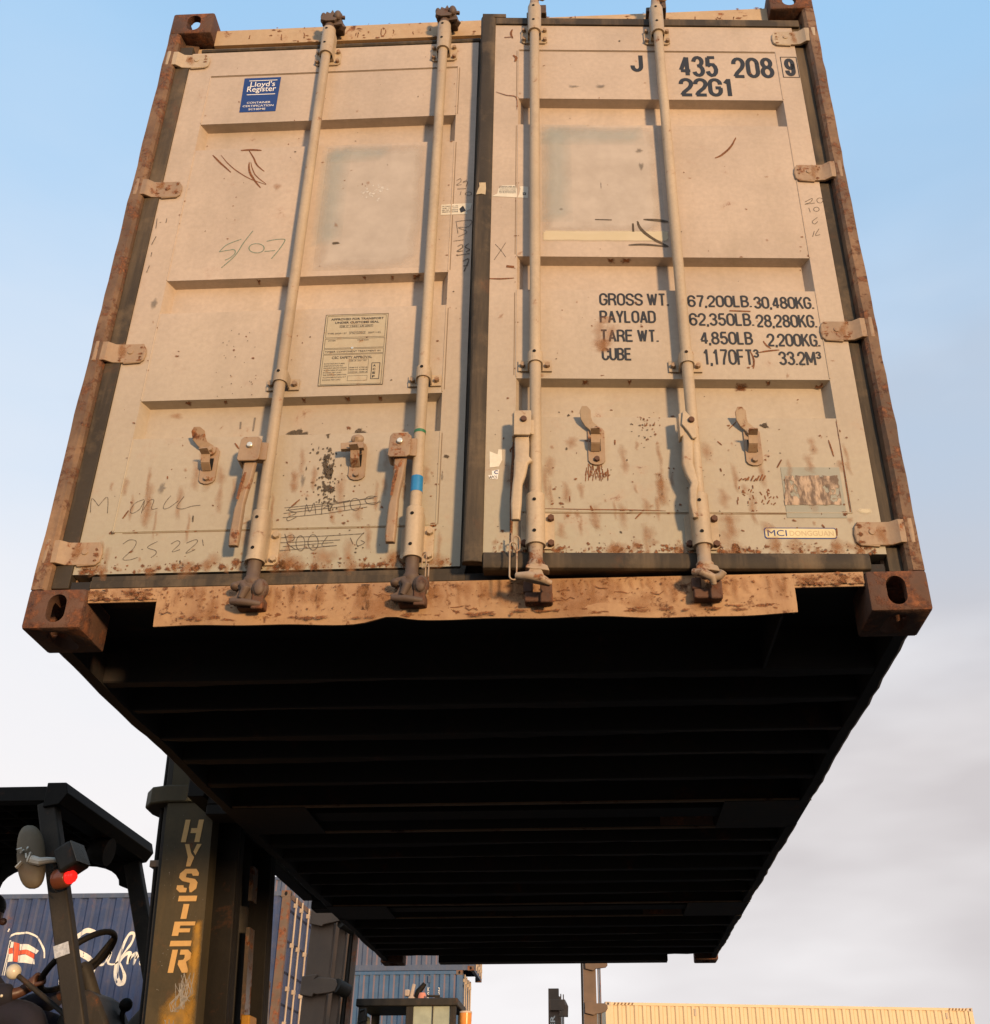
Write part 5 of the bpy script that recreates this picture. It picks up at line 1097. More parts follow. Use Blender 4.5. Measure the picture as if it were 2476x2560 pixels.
# curved gussets under the far beam
for cx, sg in ((-2.235, -1), (-2.97, 1)):
    pts = [(cx, 2.0598), (cx+sg*.24, 2.0598)]+[(cx+sg*(.24-.21*math.sin(R_(q))), 2.0598-.01-.11*(1-math.cos(R_(q)))) for q in range(0, 91, 15)]+[(cx+(.08 if sg < 0 else 0), 1.90)]
    b = MB(); b.prism(pts, lambda a, c, y: (a, y, c), 3.50, 3.53); b.build('gusset', T_BLACK, trk)
b = MB(); b.tube([(-2.26, 3.05, 2.03), (-2.22, 3.05, 2.02), (-2.16, 3.05, 2.01)], [.04, .068, .07], 18); b.box(-2.27, -2.2402, 3.08, 3.12, 2.0, 2.09); b.build('headlamp', T_BLACK, trk, smooth=40)
# mirror, square work lamp and red lamp on the near post; foil tape round the post
b = MB(); c = at(59, 1640, 2.33); n_ = 26
prof = []
ring = lambda rx, rz, dx, dy: [Vector((c.x+rx*math.cos(2*math.pi*i/n_)*(1 if True else 1)+dx, c.y+dy, c.z+(rz*math.sin(2*math.pi*i/n_) if abs(math.sin(2*math.pi*i/n_)) < 2 else 0))) for i in range(n_)]
def sup(rx, rz, dy):
    r = []
    for i in range(n_):
        q = 2*math.pi*i/n_; cs, sn = math.cos(q), math.sin(q)
        r.append(Vector((c.x-.26*rz*abs(sn)**.75*(1 if sn > 0 else -1)+rx*abs(cs)**.8*(1 if cs > 0 else -1), c.y+dy+.25*rx*cs, c.z+rz*abs(sn)**.75*(1 if sn > 0 else -1))))
    return r
rr_ = [sup(.020, .06, -.022), sup(.040, .105, -.018), sup(.054, .135, -.010), sup(.059, .142, .002), sup(.057, .138, .012), sup(.02, .05, .013)]
for q in rr_: b.v += q
for j in range(5):
    for i in range(n_): b.f.append([j*n_+i, j*n_+(i+1) % n_, (j+1)*n_+(i+1) % n_, (j+1)*n_+i]); b.mi.append(0)
b.f.append(list(range(n_))); b.mi.append(0); b.f.append([5*n_+i for i in range(n_)][::-1]); b.mi.append(0)
b.build('mirror', M_MIRB, trk, smooth=60)
b = MB()
for i in range(9):
    p = Vector((c.x-.03+random.random()*.075, c.y-.032-random.random()*.008, c.z-.05+random.random()*.085)); b.beam(p, p+Vector((random.uniform(-.02, .02), -.006, random.uniform(-.05, .02))), .016, .006, side=(1, 0, 0))
b.tube([(c.x+.02, c.y-.028, c.z-.02), (c.x+.06, c.y-.03, c.z-.03), (c.x+.085, c.y-.01, c.z-.02), (c.x+.12, c.y+.03, c.z-.01)], [.02, .018, .014, .010], 8)
b.build('tape_binding', M_PAPER, trk, smooth=40)
b = MB(); c2 = at(122, 1645, 2.34); d2 = at(165, 1665, 2.34)
ax = Vector((.052, -.012, .030)); ay = Vector((.012, .055, 0)); az = Vector((-.030, .006, .052))
b.obox(Vector((c2.x+.035, c2.y, c2.z+.0)), ax*.75, ay, az); lamp = b.build('work_lamp', [T_DARK], trk, bevel=.014)
b = MB(); b.obox(Vector((c2.x+.035, c2.y, c2.z+.0))+ax*.77, ax*.03, ay*.9, az*.9); b.build('lamp_glass', plain('dull_amber_glass', (.05, .04, .02), .25), lamp)
b = MB(); b.beam((c2.x-.02, c2.y+.02, c2.z-.055), (c2.x+.02, c2.y, c2.z-.03), .02, .03); b.tube([(c.x+.10, c.y+.02, c.z-.012), (c2.x-.03, c2.y+.03, c2.z-.055), (c2.x, c2.y+.03, c2.z-.075)], .009, 8); b.build('lamp_bracket', T_DARK, trk)
c3 = at(125, 1681, 2.34)
b = MB(); dv = Vector((.94, -.30, .10)).normalized(); b.tube([c3-dv*.055, c3-dv*.045, c3-dv*.02, c3+dv*.012, c3+dv*.016], [.028, .044, .046, .040, .036], 18); b.build('amber_lamp', M_AMB, trk, smooth=45)
b = MB(); b.tube([c3+dv*.0162, c3+dv*.030, c3+dv*.0305, c3+dv*.042, c3+dv*.0425, c3+dv*.052], [.030, .030, .026, .026, .023, .018], 18); b.build('red_lamp', M_RED, trk, smooth=45)
b = MB(); b.tube([(c3.x-.03, c3.y-.03, c3.z+.05), (c3.x-.06, c3.y-.04, c3.z+.02), (c3.x-.05, c3.y-.035, c3.z-.04), (c3.x-.01, c3.y-.03, c3.z-.07)], .003, 6); b.build('lamp_wire', T_BLACK, trk)
b = MB()
pa, pb = Vector((-2.235, 2.435, 2.094)), Vector((-1.845, 2.435, .985)); q0 = pa+(pb-pa)*((2.094-1.46)/1.109); q1 = pa+(pb-pa)*((2.094-1.41)/1.109)
sh_ = Vector((-.012, -.004, 0)); b.beam(q0+sh_, q1+sh_, .066, .064); b.build('foil_tape', M_TAPEW, trk)
# steering wheel
WC = Vector((-2.171, 2.95, 1.471)); wu = Vector((.735, 0, .678)); wv = Vector((0, 1, 0)); wn = Vector((-.678, 0, .735))
rim = lambda t, r=.19: WC+wu*(r*math.cos(R_(t)))+wv*(r*math.sin(R_(t)))
b = MB(); b.tube([rim(10*i) for i in range(36)], .0145, 12, closed=True); sw = b.build('steering_wheel', T_BLACK, trk, smooth=80)
for t in (20, 150, 265):
    b = MB(); b.tube([WC-wn*.05, WC-wn*.045+(rim(t)-WC)*.35, rim(t, .185)], [.016, .013, .010], 8); b.build('spoke', T_BLACK, sw, smooth=60)
b = MB(); b.tube([WC-wn*.03, WC-wn*.06, WC-wn*.075, Vector((-2.03, 2.95, 1.25))], [.03, .042, .034, .032], 14); b.build('steering_column', T_DARK, trk, smooth=50)

# the driver
def skin(name, nodes, edges, mat, parent, root=0, sub=2):
    me = bpy.data.meshes.new(name); ori = ORI[parent.name] if parent else Vector((0, 0, 0))
    me.from_pydata([Vector(p)-ori for p, r in nodes], edges, []); o = bpy.data.objects.new('tmp', me); col.objects.link(o)
    sm = o.modifiers.new('s', 'SKIN'); sm.use_smooth_shade = True
    for i, (p, r) in enumerate(nodes):
        sv = me.skin_vertices[0].data[i]; sv.radius = (r, r) if not isinstance(r, tuple) else r; sv.use_root = (i == root)
    md = o.modifiers.new('u', 'SUBSURF'); md.levels = sub; md.render_levels = sub
    m2 = baked(o); bpy.data.objects.remove(o)
    for p in m2.polygons: p.use_smooth = True
    return mesh_obj(name, m2, mat, parent)
man = empty('person', (-2.75, 3.0, 1.12))
tag(man, 'driver in a navy jacket seated at the steering wheel of the dark lift truck', 'person')
ND = [((-2.80, 3.0, 1.22), .135), ((-2.82, 3.0, 1.36), .13), ((-2.83, 3.0, 1.52), .14), ((-2.77, 3.0, 1.58), .055), ((-2.715, 3.0, 1.63), .060), ((-2.69, 3.0, 1.69), .080), ((-2.695, 3.0, 1.76), .07)]
ED = [(0, 1), (1, 2), (2, 3), (3, 4), (4, 5), (5, 6)]
def chain(nodes, edges, start, pts):
    i = start
    for p in pts: nodes.append(p); edges.append((i, len(nodes)-1)); i = len(nodes)-1
    return i
def hand(t, wrist_i, sgn):
    g_ = rim(t); tang = (rim(t+4)-rim(t-4)).normalized(); outw = (g_-WC).normalized()
    palm = g_+outw*.030+wn*.012
    pi_ = chain(ND, ED, wrist_i, [(palm+outw*.022, .026), (palm, .027)])
    for k, (off, ln_) in enumerate(((-.033, .9), (-.011, 1.05), (.011, 1.0), (.031, .8))):
        k0 = palm+tang*off
        chain(ND, ED, pi_, [(k0+wn*.016-outw*.012, .010), (k0+wn*.020-outw*.040*ln_, .0095), (k0-wn*.004-outw*.056*ln_, .009), (k0-wn*.024-outw*.042*ln_, .0075)])
    chain(ND, ED, pi_, [(palm-wn*.018+tang*(.024*sgn), .012), (palm-wn*.032-outw*.026+tang*(.034*sgn), .0105), (palm-wn*.026-outw*.046+tang*(.026*sgn), .0085)])
arms = []
for sgn, t in ((-1, 212), (1, 128)):
    g_ = rim(t); outw = (g_-WC).normalized(); wr_ = g_+outw*.10+wn*.006
    sh = Vector((-2.83, 3.0+sgn*.19, 1.50)); el_ = Vector((-2.60, 3.0+sgn*.27, 1.27))
    wi = chain(ND, ED, 2, [(sh, .068), (sh+(el_-sh)*.5, .052), (el_, .046), (el_+(wr_-el_)*.5, .040), (wr_, .026)])
    arms.append((sh, el_, wr_)); hand(t, wi, -sgn)
legs = []
for sgn in (-1, 1):
    hip = Vector((-2.77, 3.0+sgn*.10, 1.20)); kn = Vector((-2.30, 3.0+sgn*.17, 1.20)); ank = Vector((-2.16, 3.0+sgn*.16, .80))
    if sgn < 0: kn = Vector((-2.27, 2.80, 1.215)); ank = Vector((-2.17, 2.76, .84))
    wi = chain(ND, ED, 0, [(hip, .10), (hip+(kn-hip)*.5, .08), (kn, .062), (kn+(ank-kn)*.4, .056), (ank, .042), (ank+Vector((.10, 0, -.045)), .04), (ank+Vector((.19, 0, -.06)), .03)]); legs.append((hip, kn, ank))
skin('body', ND, ED, M_SKIN, man)
JN = [((-2.80, 3.0, 1.21), .15), ((-2.82, 3.0, 1.36), .148), ((-2.83, 3.0, 1.50), .155), ((-2.81, 3.0, 1.575), .075)]; JE = [(0, 1), (1, 2), (2, 3)]
for sh, el_, wr_ in arms: chain(JN, JE, 2, [(sh, .085), (sh+(el_-sh)*.5, .070), (el_, .064), (el_+(wr_-el_)*.3, .068), (el_+(wr_-el_)*.55, .060), (el_+(wr_-el_)*.8, .055), (el_+(wr_-el_)*.93, .046)])
skin('jacket', JN, JE, M_NAVY, man)
TN = [((-2.80, 3.0, 1.20), .14)]; TE = []
for hip, kn, ank in legs: chain(TN, TE, 0, [(hip, .115), (hip+(kn-hip)*.35, .10), (hip+(kn-hip)*.7, .092), (kn, .082), (kn+(ank-kn)*.3, .078), (ank, .062)])
skin('trousers', TN, TE, M_NAVY, man)
b = MB(); b.ell((-2.712, 3.0, 1.735), (.092, .086, .075), 20, 12); b.build('hair', M_HAIR, man, smooth=80)
b = MB()
for sg in (-1, 1): b.ell((-2.70, 3.0+sg*.082, 1.675), (.018, .010, .030), 12, 8)
b.ell((-2.612, 3.0, 1.665), (.020, .014, .018), 12, 8)
b.build('ears_and_nose', M_SKIN, man, smooth=80)
b = MB()
sh, el_, wr_ = arms[0]
for q in (.5, .78): p = el_+(wr_-el_)*q; b.ell((p.x+.01, p.y-.058, p.z-.01), (.007, .005, .007), 10, 6)
b.build('cuff_button', M_KNOB, man, smooth=80)

# ================================================================== containers stacked across the yard
TOPR = {}
def cargo_box(name, label, loc, L, H, rz=0, side=C_BLUE, slope=None, post=None, doors=True, cast=None, group=None, pitch=.278, rust_rail=None):
    e = empty(name, loc, rz, local=True); tag(e, label, 'shipping container', group)
    post = post or side; cast = cast or post; W = 2.438
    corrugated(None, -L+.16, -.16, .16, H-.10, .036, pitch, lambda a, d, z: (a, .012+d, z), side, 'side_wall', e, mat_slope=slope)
    b = MB(); b.box(-L+.16, -.16, W-.06, W-.012, .16, H-.10); b.build('side_wall', side, e)
    b = MB(); b.box(-L+.16, -.16, .003, .07, H-.0998, H-.012); e_top = b.build('top_rail', rust_rail or side, e, bevel=.004); TOPR[e.name] = e_top
    b = MB(); b.box(-L+.16, -.16, .003, .07, .01, .1598); b.build('bottom_rail', side, e, bevel=.004)
    b = MB(); b.box(-L+.05, -.05, .071, W-.061, H-.05, H-.03); b.build('roof', side, e)
    b = MB(); b.box(-L+.02, -L+.06, .16, W-.16, .05, H-.051); b.build('end_wall', side, e)
    for x0, x1 in ((-.158, -.002), (-L+.002, -L+.158)):
        for y0, y1 in ((.002, .12), (W-.12, W-.002)):
            b = MB(); b.box(x0, x1, y0, y1, .1182, H-.1182); b.build('corner_post', post, e, bevel=.004)
    for x0, x1 in ((-.178, 0), (-L, -L+.178)):
        for y0, y1 in ((0, .162), (W-.162, W)):
            for z0, z1 in ((0, .118), (H-.118, H)):
                b = MB(); b.box(x0, x1, y0, y1, z0, z1); zm = (z0+z1)/2; xm = (x0+x1)/2
                if y0 == 0: b.add([(xm+.03*math.cos(2*math.pi*i/12), -.001, zm+.042*math.sin(2*math.pi*i/12)) for i in range(12)], [tuple(range(12))], 1)
                if x1 == 0: b.add([(.001, y0+.081+.03*math.cos(2*math.pi*i/12), zm+.042*math.sin(2*math.pi*i/12)) for i in range(12)], [tuple(range(12))], 1)
                b.build('corner_casting', [cast, T_BLACK], e, smooth=0)
    if doors:
        b = MB(); b.box(-.10, -.012, .1202, W-.1202, H-.14, H-.04); b.box(-.10, -.012, .1202, W-.1202, .02, .14); b.build('door_frame', post, e)
        for d0, d1 in ((.125, W/2-.004), (W/2+.004, W-.125)):
            b = MB(); zs = [(.145, 0)]
            for i in range(4):
                z = .35+i*(H-.7)/3.4; zs += [(z, 0), (z+.03, -.035), (z+.22, -.035), (z+.25, 0)]
            zs.append((H-.145, 0)); vs = []
            for z, dx in zs: vs += [(-.02+dx, d0, z), (-.02+dx, d1, z)]
            b.add(vs, [(2*i, 2*i+1, 2*i+3, 2*i+2) for i in range(len(zs)-1)]); dr = b.build('door', side, e, smooth=0)
            for q in (.30, .76):
                y = d0+(d1-d0)*q; b = MB(); b.cyl((.022, y, .05), (.022, y, H-.06), .02, n=10)
                for z in (.22, H*.32, H*.62, H-.25): b.box(-.0195, .044, y-.035, y+.035, z, z+.08)
                b.build('locking_bar', C_DBAR, dr, smooth=40)
    else:
        b = MB(); b.box(-.06, -.02, .1202, W-.1202, .05, H-.051); b.build('end_wall', side, e)
    return e
YS = 19.5
P = at(556, 1716, YS)
saf = cargo_box('blue_container', 'dark blue container with white script and a flag emblem on its side', (P.x, YS, 2.595), 12.19, 2.591, side=C_BLUE, post=C_RUSTY, cast=C_RUSTY, rust_rail=C_BLU3)
cargo_box('blue_container', 'blue container underneath the one with white script lettering', (P.x, YS, 0), 12.19, 2.591, side=C_BLU3, post=C_BLU3)
# its script and emblem follow the corrugation
def on_saf(x):                                  # depth of the corrugated side at local x
    u = ((x+12.19-.16) % .278)/.278
    return .012+.036*(0 if u < .36 else (u-.36)/.14 if u < .5 else 1 if u < .86 else (1-u)/.14)
Z7_ = lambda p, q: at((p/4.74)/S_, (2300+q/4.74)/S_, YS)
def saf_pt(x, z, o=.004): return (x, on_saf(x)-o, z)
def loc_(p, q): v = Z7_(p, q); return (v.x-P.x, v.z-2.595)
class Paint(MB):
    def brush(s, pts, ws):
        P_ = smooth_line([loc_(*p) for p in pts], 10); n_w = len(ws); vs = []
        for i, p in enumerate(P_):
            a = Vector(P_[max(0, i-1)]); c = Vector(P_[min(len(P_)-1, i+1)]); d = (c-a).normalized(); t = i/(len(P_)-1)*(n_w-1); j = min(int(t), n_w-2)
            ww = (ws[j]+(ws[j+1]-ws[j])*(t-j))*.265
            for sg in (-1, 0, 1): vs.append(saf_pt(p[0]-d.y*ww*sg, p[1]+d.x*ww*sg))
        s.add(vs, [(3*i+j, 3*i+j+1, 3*i+j+4, 3*i+j+3) for i in range(len(P_)-1) for j in (0, 1)])
    def area(s, poly, mat=0):
        bm_ = bmesh.new(); bm_.faces.new([bm_.verts.new((*loc_(*p), 0)) for p in poly]).normal_update(); bmesh.ops.triangulate(bm_, faces=bm_.faces[:])
        for _ in range(3): bmesh.ops.subdivide_edges(bm_, edges=bm_.edges[:], cuts=1, use_grid_fill=True)
        bm_.verts.index_update(); s.add([saf_pt(v.co.x, v.co.y, .004 if mat == 0 else .0055) for v in bm_.verts], [[v.index for v in f.verts] for f in bm_.faces], mat); bm_.free()
a = Paint()
a.brush([(1150, 190), (1145, 160), (1100, 135), (1030, 125), (950, 165), (870, 225), (840, 285), (860, 340), (950, 395), (1040, 450), (1095, 510), (1110, 590), (1080, 670), (1010, 760), (900, 830), (780, 820), (712, 770), (705, 700)], [.05, .10, .17, .17, .13, .17, .19, .17, .08, .06, .06, .10, .08])
a.brush([(1325, 372), (1275, 362), (1210, 415), (1168, 480), (1172, 525), (1215, 522), (1275, 460), (1318, 385), (1300, 440), (1278, 500), (1300, 525), (1350, 518), (1405, 480)], [.10, .08, .08, .09, .08, .06, .06, .09, .07, .05, .05])
a.brush([(1405, 480), (1480, 380), (1550, 270), (1580, 180), (1560, 152), (1515, 190), (1450, 320), (1395, 470), (1372, 590), (1378, 690), (1415, 752), (1455, 735), (1470, 660), (1445, 570), (1415, 505)], [.05, .06, .08, .11, .08, .14, .20, .21, .18, .11, .07, .06])
a.brush([(1415, 505), (1450, 450), (1500, 400), (1532, 388), (1525, 440), (1505, 515), (1535, 450), (1580, 405), (1612, 402), (1600, 450), (1580, 522), (1612, 455), (1655, 415), (1692, 415), (1680, 465), (1662, 510), (1685, 535), (1740, 508)], [.05, .08, .12, .13, .06, .09, .13, .13, .06, .09, .13, .11, .09, .06])
a.brush([(108, 215), (125, 190), (180, 165), (260, 152), (340, 156), (430, 200), (485, 280), (512, 360), (514, 450)], [.05, .07, .07, .06, .06, .05])
for x in (0, 26): a.brush([(112+x*.5, 240), (80+x*.6, 420), (20+x, 660)], [.035, .035, .035])
a.brush([(100, 100), (82, 138)], [.05, .05]); a.brush([(1795, 455), (1788, 555)], [.03, .05])
for poly in ([(118, 258), (162, 260), (152, 328), (105, 332)], [(222, 283), (330, 288), (385, 320), (458, 365), (425, 405), (320, 352), (222, 356)], [(96, 408), (148, 398), (138, 490), (80, 502)], [(206, 420), (300, 410), (405, 468), (408, 526), (300, 508), (198, 505)]): a.area(poly)
for poly in ([(165, 262), (220, 276), (195, 497), (146, 490)], [(104, 338), (150, 332), (148, 396), (98, 402)], [(214, 360), (310, 350), (404, 405), (400, 466), (300, 404), (208, 414)]): a.area(poly, 1)
a.build('side_marking', [C_WHT, C_REDF], saf, smooth=0)
# the far stack with the small white code
YK = 30.1
Q = at(886, 1862, YK)
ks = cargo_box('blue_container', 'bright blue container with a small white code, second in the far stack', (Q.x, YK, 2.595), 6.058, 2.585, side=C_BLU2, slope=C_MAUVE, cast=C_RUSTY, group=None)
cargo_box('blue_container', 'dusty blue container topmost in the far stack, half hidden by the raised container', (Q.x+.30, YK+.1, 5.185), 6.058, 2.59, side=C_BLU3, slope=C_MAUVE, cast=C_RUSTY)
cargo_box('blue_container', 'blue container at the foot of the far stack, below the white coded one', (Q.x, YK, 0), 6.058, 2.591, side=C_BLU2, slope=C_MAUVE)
def wall_text(e, body, px0, py0, px1, py1, yw, mat, name='lettering', dep=.010):
    A, B_ = at(px0, py1, yw), at(px1, py0, yw); o = e.location
    return text(body, name, (A.x-o.x, B_.x-o.x, A.z-o.z, B_.z-o.z), lambda x, z: (x, dep, z), mat, e, .02)
KX = lambda v: (860+v/5.267)/S_
KY = lambda v: (2400+v/5.267)/S_
for i, c in enumerate('KSBU'): wall_text(ks, c, KX(1100-i*4), KY(362+i*63), KX(1130-i*4), KY(415+i*65), YK, C_WHT)
for i, c in enumerate('22G1'): wall_text(ks, c, KX(1240-i*2), KY(362+i*63), KX(1265-i*2), KY(415+i*65), YK, C_WHT)
b = MB(); A = at(KX(1108), KY(300), YK); B_ = at(KX(1145), KY(210), YK); o = ks.location; b.box(A.x-o.x, B_.x-o.x, -.01, .010, A.z-o.z, B_.z-o.z); b.build('vent', C_BLU3, ks)
# cream container at the right
YY = 40.0
Yr = at(1862, 1931, YY)
ye = cargo_box('cream_container', 'long cream yellow corrugated container lit by the low sun at the lower right', (Yr.x, YY, 2.59), 12.96, 2.591, R_(11.57), side=C_YEL, doors=False, cast=C_DBAR)
cargo_box('cream_container', 'cream container underneath the long sunlit yellow one', (Yr.x, YY, 0), 12.96, 2.588, R_(11.57), side=C_YEL, doors=False, cast=C_DBAR)
b = MB(); b.box(-1.02, -.95, -.012, .010, 2.23, 2.42); b.build('vent', C_DBAR, ye); b = MB(); b.box(-9.95, -9.88, -.012, .010, 2.2, 2.42); b.build('vent', C_DBAR, ye)
for c, x in (('M', -.93), ('4', -.42)): text(c, 'lettering', (x, x+.10, 1.94, 2.10), lambda a_, z: (a_, .008, z), M_INK, ye, .01)
f = Film(lambda x, z, o_: (x, .001-o_, z))
for x0 in (-.9, -12.7):
    for i in range(6): f.poly([(x0+i*.12, 2.50), (x0+.06+i*.12, 2.50), (x0+.10+i*.12, 2.57), (x0+.04+i*.12, 2.57)])
fuse(f.build('tmp', [plain('hazard_brown', (.16, .08, .03), .6)], ye, smooth=0), TOPR[ye.name])

# ================================================================== the other lift trucks
def zpt(x0, y0, q): return lambda p: ((x0+p[0]/q)/S_, (y0+p[1]/q)/S_)
def truck(label, X0, X1, XR, y, ztop, mat, brs, slope_dx=0.0, letter=None, face=None):
    """a lift truck seen from the side: mast plate X0..X1, rails behind it to XR, notched brackets"""
    e = empty('lift_truck', (X0, y+.7, 0)); tag(e, label, 'forklift')
    g = lambda x, z: x+slope_dx*(z-2.3)
    def sb(b, x0, x1, y0, y1, z0, z1):
        vs = [(g(x, z), yy, z) for z in (z0, z1) for yy in (y0, y1) for x in (x0, x1)]
        b.add(vs, [(0, 2, 3, 1), (4, 5, 7, 6), (0, 1, 5, 4), (2, 6, 7, 3), (0, 4, 6, 2), (1, 3, 7, 5)])
    b = MB(); sb(b, X0, X1, y, y+.05, .15, ztop); sb(b, X1-.02, X1+.004, y+.0502, y+.12, .15, ztop); m_ = b.build('mast_channel', face or mat, e, bevel=.006)
    k = (XR-X1)
    b = MB(); sb(b, X1+.02+k*.12, X1+k*.5, y+.08, y+.13, .2, ztop-.1); sb(b, X1+k*.45, X1+k*.5, y+.1302, y+.22, .2, ztop-.1); b.build('inner_rail', mat, e, bevel=.006)
    b = MB(); b.cyl((g(X1+k*.66, .3), y+.20, .3), (g(X1+k*.66, ztop), y+.20, ztop-.2), k*.10, n=12); b.build('lift_cylinder', T_DARK, e, smooth=60)
    b = MB(); sb(b, X1+k*.80, XR, y+.16, y+.22, .2, ztop-.1); b.build('inner_rail', C_RUSTY if face else mat, e, bevel=.006)
    b = MB(); sb(b, X0, X1, y+1.35, y+1.40, .15, ztop); b.build('mast_channel', mat, e, bevel=.006)
    b = MB(); sb(b, X0+.05, X1-.02, y+.1202, y+1.3498, ztop-.16, ztop-.02); sb(b, X0+.05, X1-.02, y+.1202, y+1.3498, 1.2, 1.4); b.build('mast_crossbar', mat, e)
    for br in brs:
        b = MB(); b.prism(br, lambda a_, c_, d_: (a_, d_, c_), y-.07, y-.003); b.build('mast_bracket', mat if not face else face, e, bevel=.008)
    bx_ = XR+.25
    b = MB(); b.prism([(XR+.1, .35), (XR+.1, .95), (bx_+.3, 1.05), (bx_+2.1, 1.1), (bx_+2.3, .9), (bx_+2.3, .35)], lambda a_, c_, d_: (a_, d_, c_), y+.12, y+1.28); b.build('chassis', T_YEL if not face else mat, e, bevel=.02)
    for x in (bx_+.25, bx_+1.85):
        for yy in (y-.04, y+1.24):
            b = MB(); b.tube([(x, yy, .36), (x, yy+.03, .36), (x, yy+.17, .36), (x, yy+.20, .36)], [.31, .36, .36, .31], 20); b.build('wheel', M_TYRE, e, smooth=50)
    return e, m_
zq = zpt(700, 2140, 4.667)
W3 = lambda pts, y: [(at(*zq(p), y).x, at(*zq(p), y).z) for p in pts]
yA = 11.3
lowb = W3([(255, 1405), (395, 1382), (432, 1380), (428, 1402), (408, 1432), (445, 1415), (600, 1424), (650, 1440), (672, 1500), (640, 1580), (560, 1600), (432, 1616), (392, 1606), (372, 1645), (228, 1620)], yA-.07)
topb = W3([(372, 592), (525, 578), (545, 590), (515, 612), (552, 603), (625, 606), (745, 745), (505, 800), (490, 822), (345, 790)], yA-.07)
t2, m2 = truck('dusty brown lift truck seen edge on, with a tall bracketed mast and a boxy cab', -3.066, -2.789, -2.517, yA, 4.3, T_BROWN, [lowb, topb], .03, face=T_BROWN)
b = MB(); p0, p1 = at(*zq((655, 1512)), yA-.04), at(*zq((790, 1585)), yA+.1); b.tube([p0, p0+(p1-p0)*.95, p1], [.083, .083, .07], 16); b.build('bracket_pin', T_DARK, t2, smooth=45)
b = MB(); p0, p1 = at(*zq((725, 760)), yA-.04), at(*zq((870, 850)), yA+.1); b.tube([p0, p0+(p1-p0)*.95, p1], [.083, .083, .07], 16); b.build('bracket_pin', T_DARK, t2, smooth=45)
# its cab
cab0, cab1 = -2.483, -1.293; yc0, yc1 = 11.6, 12.55
zr = at(785, 1911, 11.57).z
b = MB(); b.box(cab0, cab1+.02, yc0-.03, yc1+.03, zr-.085, zr); b.build('cab_roof', T_DARK, t2, bevel=.012)
for x0, x1 in ((cab0+.03, cab0+.13), (-1.885, -1.80), (cab1-.07, cab1)):
    for yy in (yc0, yc1-.06):
        b = MB(); b.box(x0, x1, yy, yy+.06, 1.05, zr-.0852); b.build('cab_pillar', T_DARK, t2, bevel=.006)
G_PANE = plain('dusty_glass', (.34, .36, .26), .15, var=.2, scale=6, bump=0)
b = MB(); b.box(-1.798, cab1-.072, yc0+.02, yc0+.03, 1.1, zr-.0854); b.build('window', G_PANE, t2)
b = MB(); b.box(-1.574, -1.562, yc0+.005, yc0+.0195, 1.1, zr-.0856); b.build('window_bar', T_DARK, t2)
b = MB(); b.box(cab0+.135, -1.90, yc0+.5, yc1-.3, 1.0, 1.75); b.build('cab_seat', T_BLACK, t2, bevel=.04)
b = MB(); b.prism([(cab0+.02, zr-.12), (cab0-.10, 1.1), (cab0-.07, 1.1), (cab0+.028, zr-.16)], lambda a_, c_, d_: (a_, d_, c_), yc0+.08, yc1-.1); b.build('windscreen', G_PANE, t2)
VX = zpt(860, 2400, 5.267)
def V(px, py, y): return at(*VX((px, py)), y)
b = MB(); A, B_ = V(805, 560, 11.75), V(880, 400, 11.75); b.box(A.x, B_.x, 11.67, 11.75, A.z+.06, B_.z); b.beam((B_.x+.012, 11.68, A.z), (B_.x+.05, 11.68, B_.z+.06), .04, .05); b.box(A.x+.05, B_.x+.06, 11.65, 11.77, zr+.001, A.z+.055); b.build('roof_lamp', plain('dusty_lamp', (.42, .33, .26), .5), t2, bevel=.01)
b = MB(); A = V(955, 620, 11.8); b.tube([(A.x, 11.8, zr-.02), (A.x, 11.8, A.z+.10), (A.x+.015, 11.8, A.z+.17), (A.x+.06, 11.8, A.z+.22), (A.x+.09, 11.8, A.z+.26)], [.042, .042, .038, .032, .026], 14); b.build('exhaust_pipe', T_BLACK, t2, smooth=60)
b = MB(); A = V(1025, 620, 11.75); b.tube([(A.x, 11.75, zr+.001), (A.x, 11.75, zr+.04), (A.x, 11.75, A.z+.13), (A.x, 11.75, A.z+.155)], [.058, .05, .047, .036], 14); b.build('roof_beacon', plain('salmon_lens', (.62, .23, .14), .35), t2, smooth=45)
b = MB(); A, B_ = V(1085, 620, 11.65), V(1260, 620, 11.65); b.tube([(A.x, 11.65, zr+.03), (B_.x, 11.65, zr+.028)], .014, 8); b.box(A.x+.1, B_.x+.03, 11.63, 11.67, zr+.001, zr+.012); b.build('roof_rail', T_DARK, t2)
b = MB(); A = V(1603, 770, 11.65); b.tube([(A.x, 11.65, 1.0), (A.x, 11.65, A.z-.135)], .03, 10); b.build('beacon_post', T_BROWN, t2, smooth=50)
b = MB(); b.tube([(A.x, 11.65, A.z-.158), (A.x, 11.65, A.z-.09), (A.x, 11.65, A.z-.085)], [.064, .068, .068], 20); b.build('beacon_base', T_DARK, t2, smooth=45)
b = MB(); b.tube([(A.x, 11.65, A.z-.084), (A.x, 11.65, A.z-.02), (A.x, 11.65, A.z+.055)], [.067, .072, .073], 20); b.build('beacon', plain('orange_lens', (.70, .26, .04), .3), t2, smooth=45)
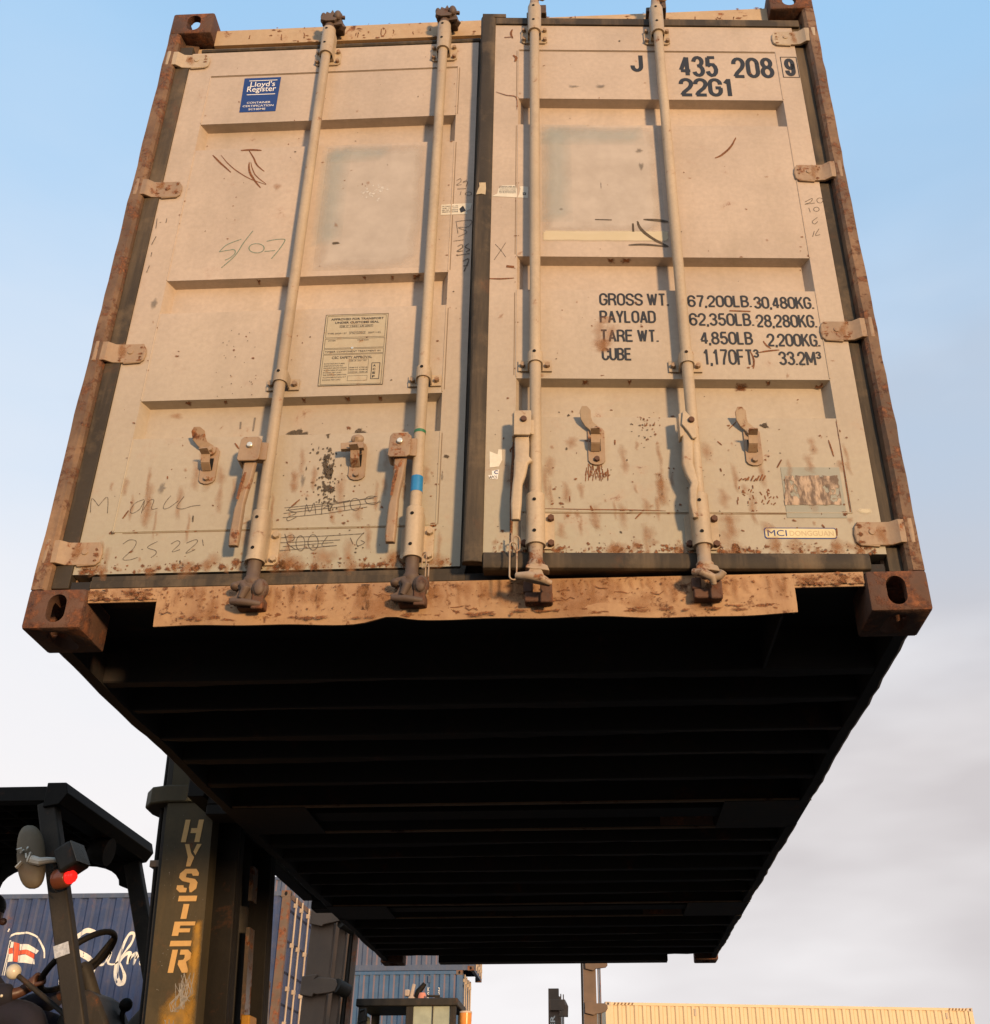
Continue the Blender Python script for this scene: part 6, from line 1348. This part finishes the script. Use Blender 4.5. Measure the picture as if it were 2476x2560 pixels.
b = MB(); b.tube([(A.x, 11.65, A.z+.056), (A.x, 11.65, A.z+.075)], [.076, .072], 20); b.build('beacon_cap', plain('pale_cap', (.55, .42, .3), .5), t2, smooth=45)
b = MB(); A = V(270, 800, 11.45); b.tube([(A.x-.06, 11.45, A.z+.10), (A.x, 11.45, A.z+.12), (A.x+.02, 11.45, A.z), (A.x-.06, 11.45, A.z-.02), (A.x-.07, 11.45, A.z-.2)], .02, 8); b.build('side_mirror', T_DARK, t2, smooth=45)
# two more masts far off, in the middle
zr2 = zpt(1160, 2260, 3.16)
W4 = lambda pts, y: [(at(*zr2(p), y).x, at(*zr2(p), y).z) for p in pts]
yB, yC = 22.0, 23.3
bz = [(955, 778), (1025, 768), (1035, 785), (1110, 785), (1135, 800), (1138, 825), (1125, 848), (1090, 862), (1040, 870), (1030, 880), (958, 862)]
bB = W4(bz, yB-.07); bT = W4([(955, 430), (1110, 450), (1134, 462), (1136, 485), (1120, 502), (1040, 512), (1025, 528), (960, 512)], yB-.07)
XA = at(*zr2((945, 700)), yB).x; XB = at(*zr2((1046, 700)), yB).x; XC = at(*zr2((1086, 700)), yB).x
t3, m3 = truck('far brown lift truck with a tall bare mast beside the cream container', XA, XB, XC, yB, 5.0, T_BROWN, [bB, bT], 0, face=T_BROWN)
b = MB(); b.box(XA-.045, XA-.003, yB+.01, yB+.2, .2, 4.9); b.build('mast_edge', T_BLACK, t3)
XA = at(*zr2((668, 800)), yC).x; XB = at(*zr2((750, 800)), yC).x; XC = at(*zr2((790, 800)), yC).x
zt = at(*zr2((700, 668)), yC).z
bE = W4([(676, 752), (800, 755), (802, 842), (676, 842)], yC-.07); bE2 = W4([(802, 760), (826, 812), (824, 896), (750, 892), (765, 845), (802, 842)], yC-.02)
t4, m4 = truck('far lift truck with a short dark mast lettered in white', XA, XB, XC, yC, zt, T_BROWN, [bE, bE2], 0, face=T_BROWN)
A, B_ = at(*zr2((683, 880)), yC), at(*zr2((722, 948)), yC); hgt = B_.x-A.x; zl_ = A.z-.82
o = text('HYSTER', 'lettering', (0, A.z-zl_, 0, hgt), lambda u, v: (B_.x-v, yC-.004, zl_+u), C_WHT, t4, .02)
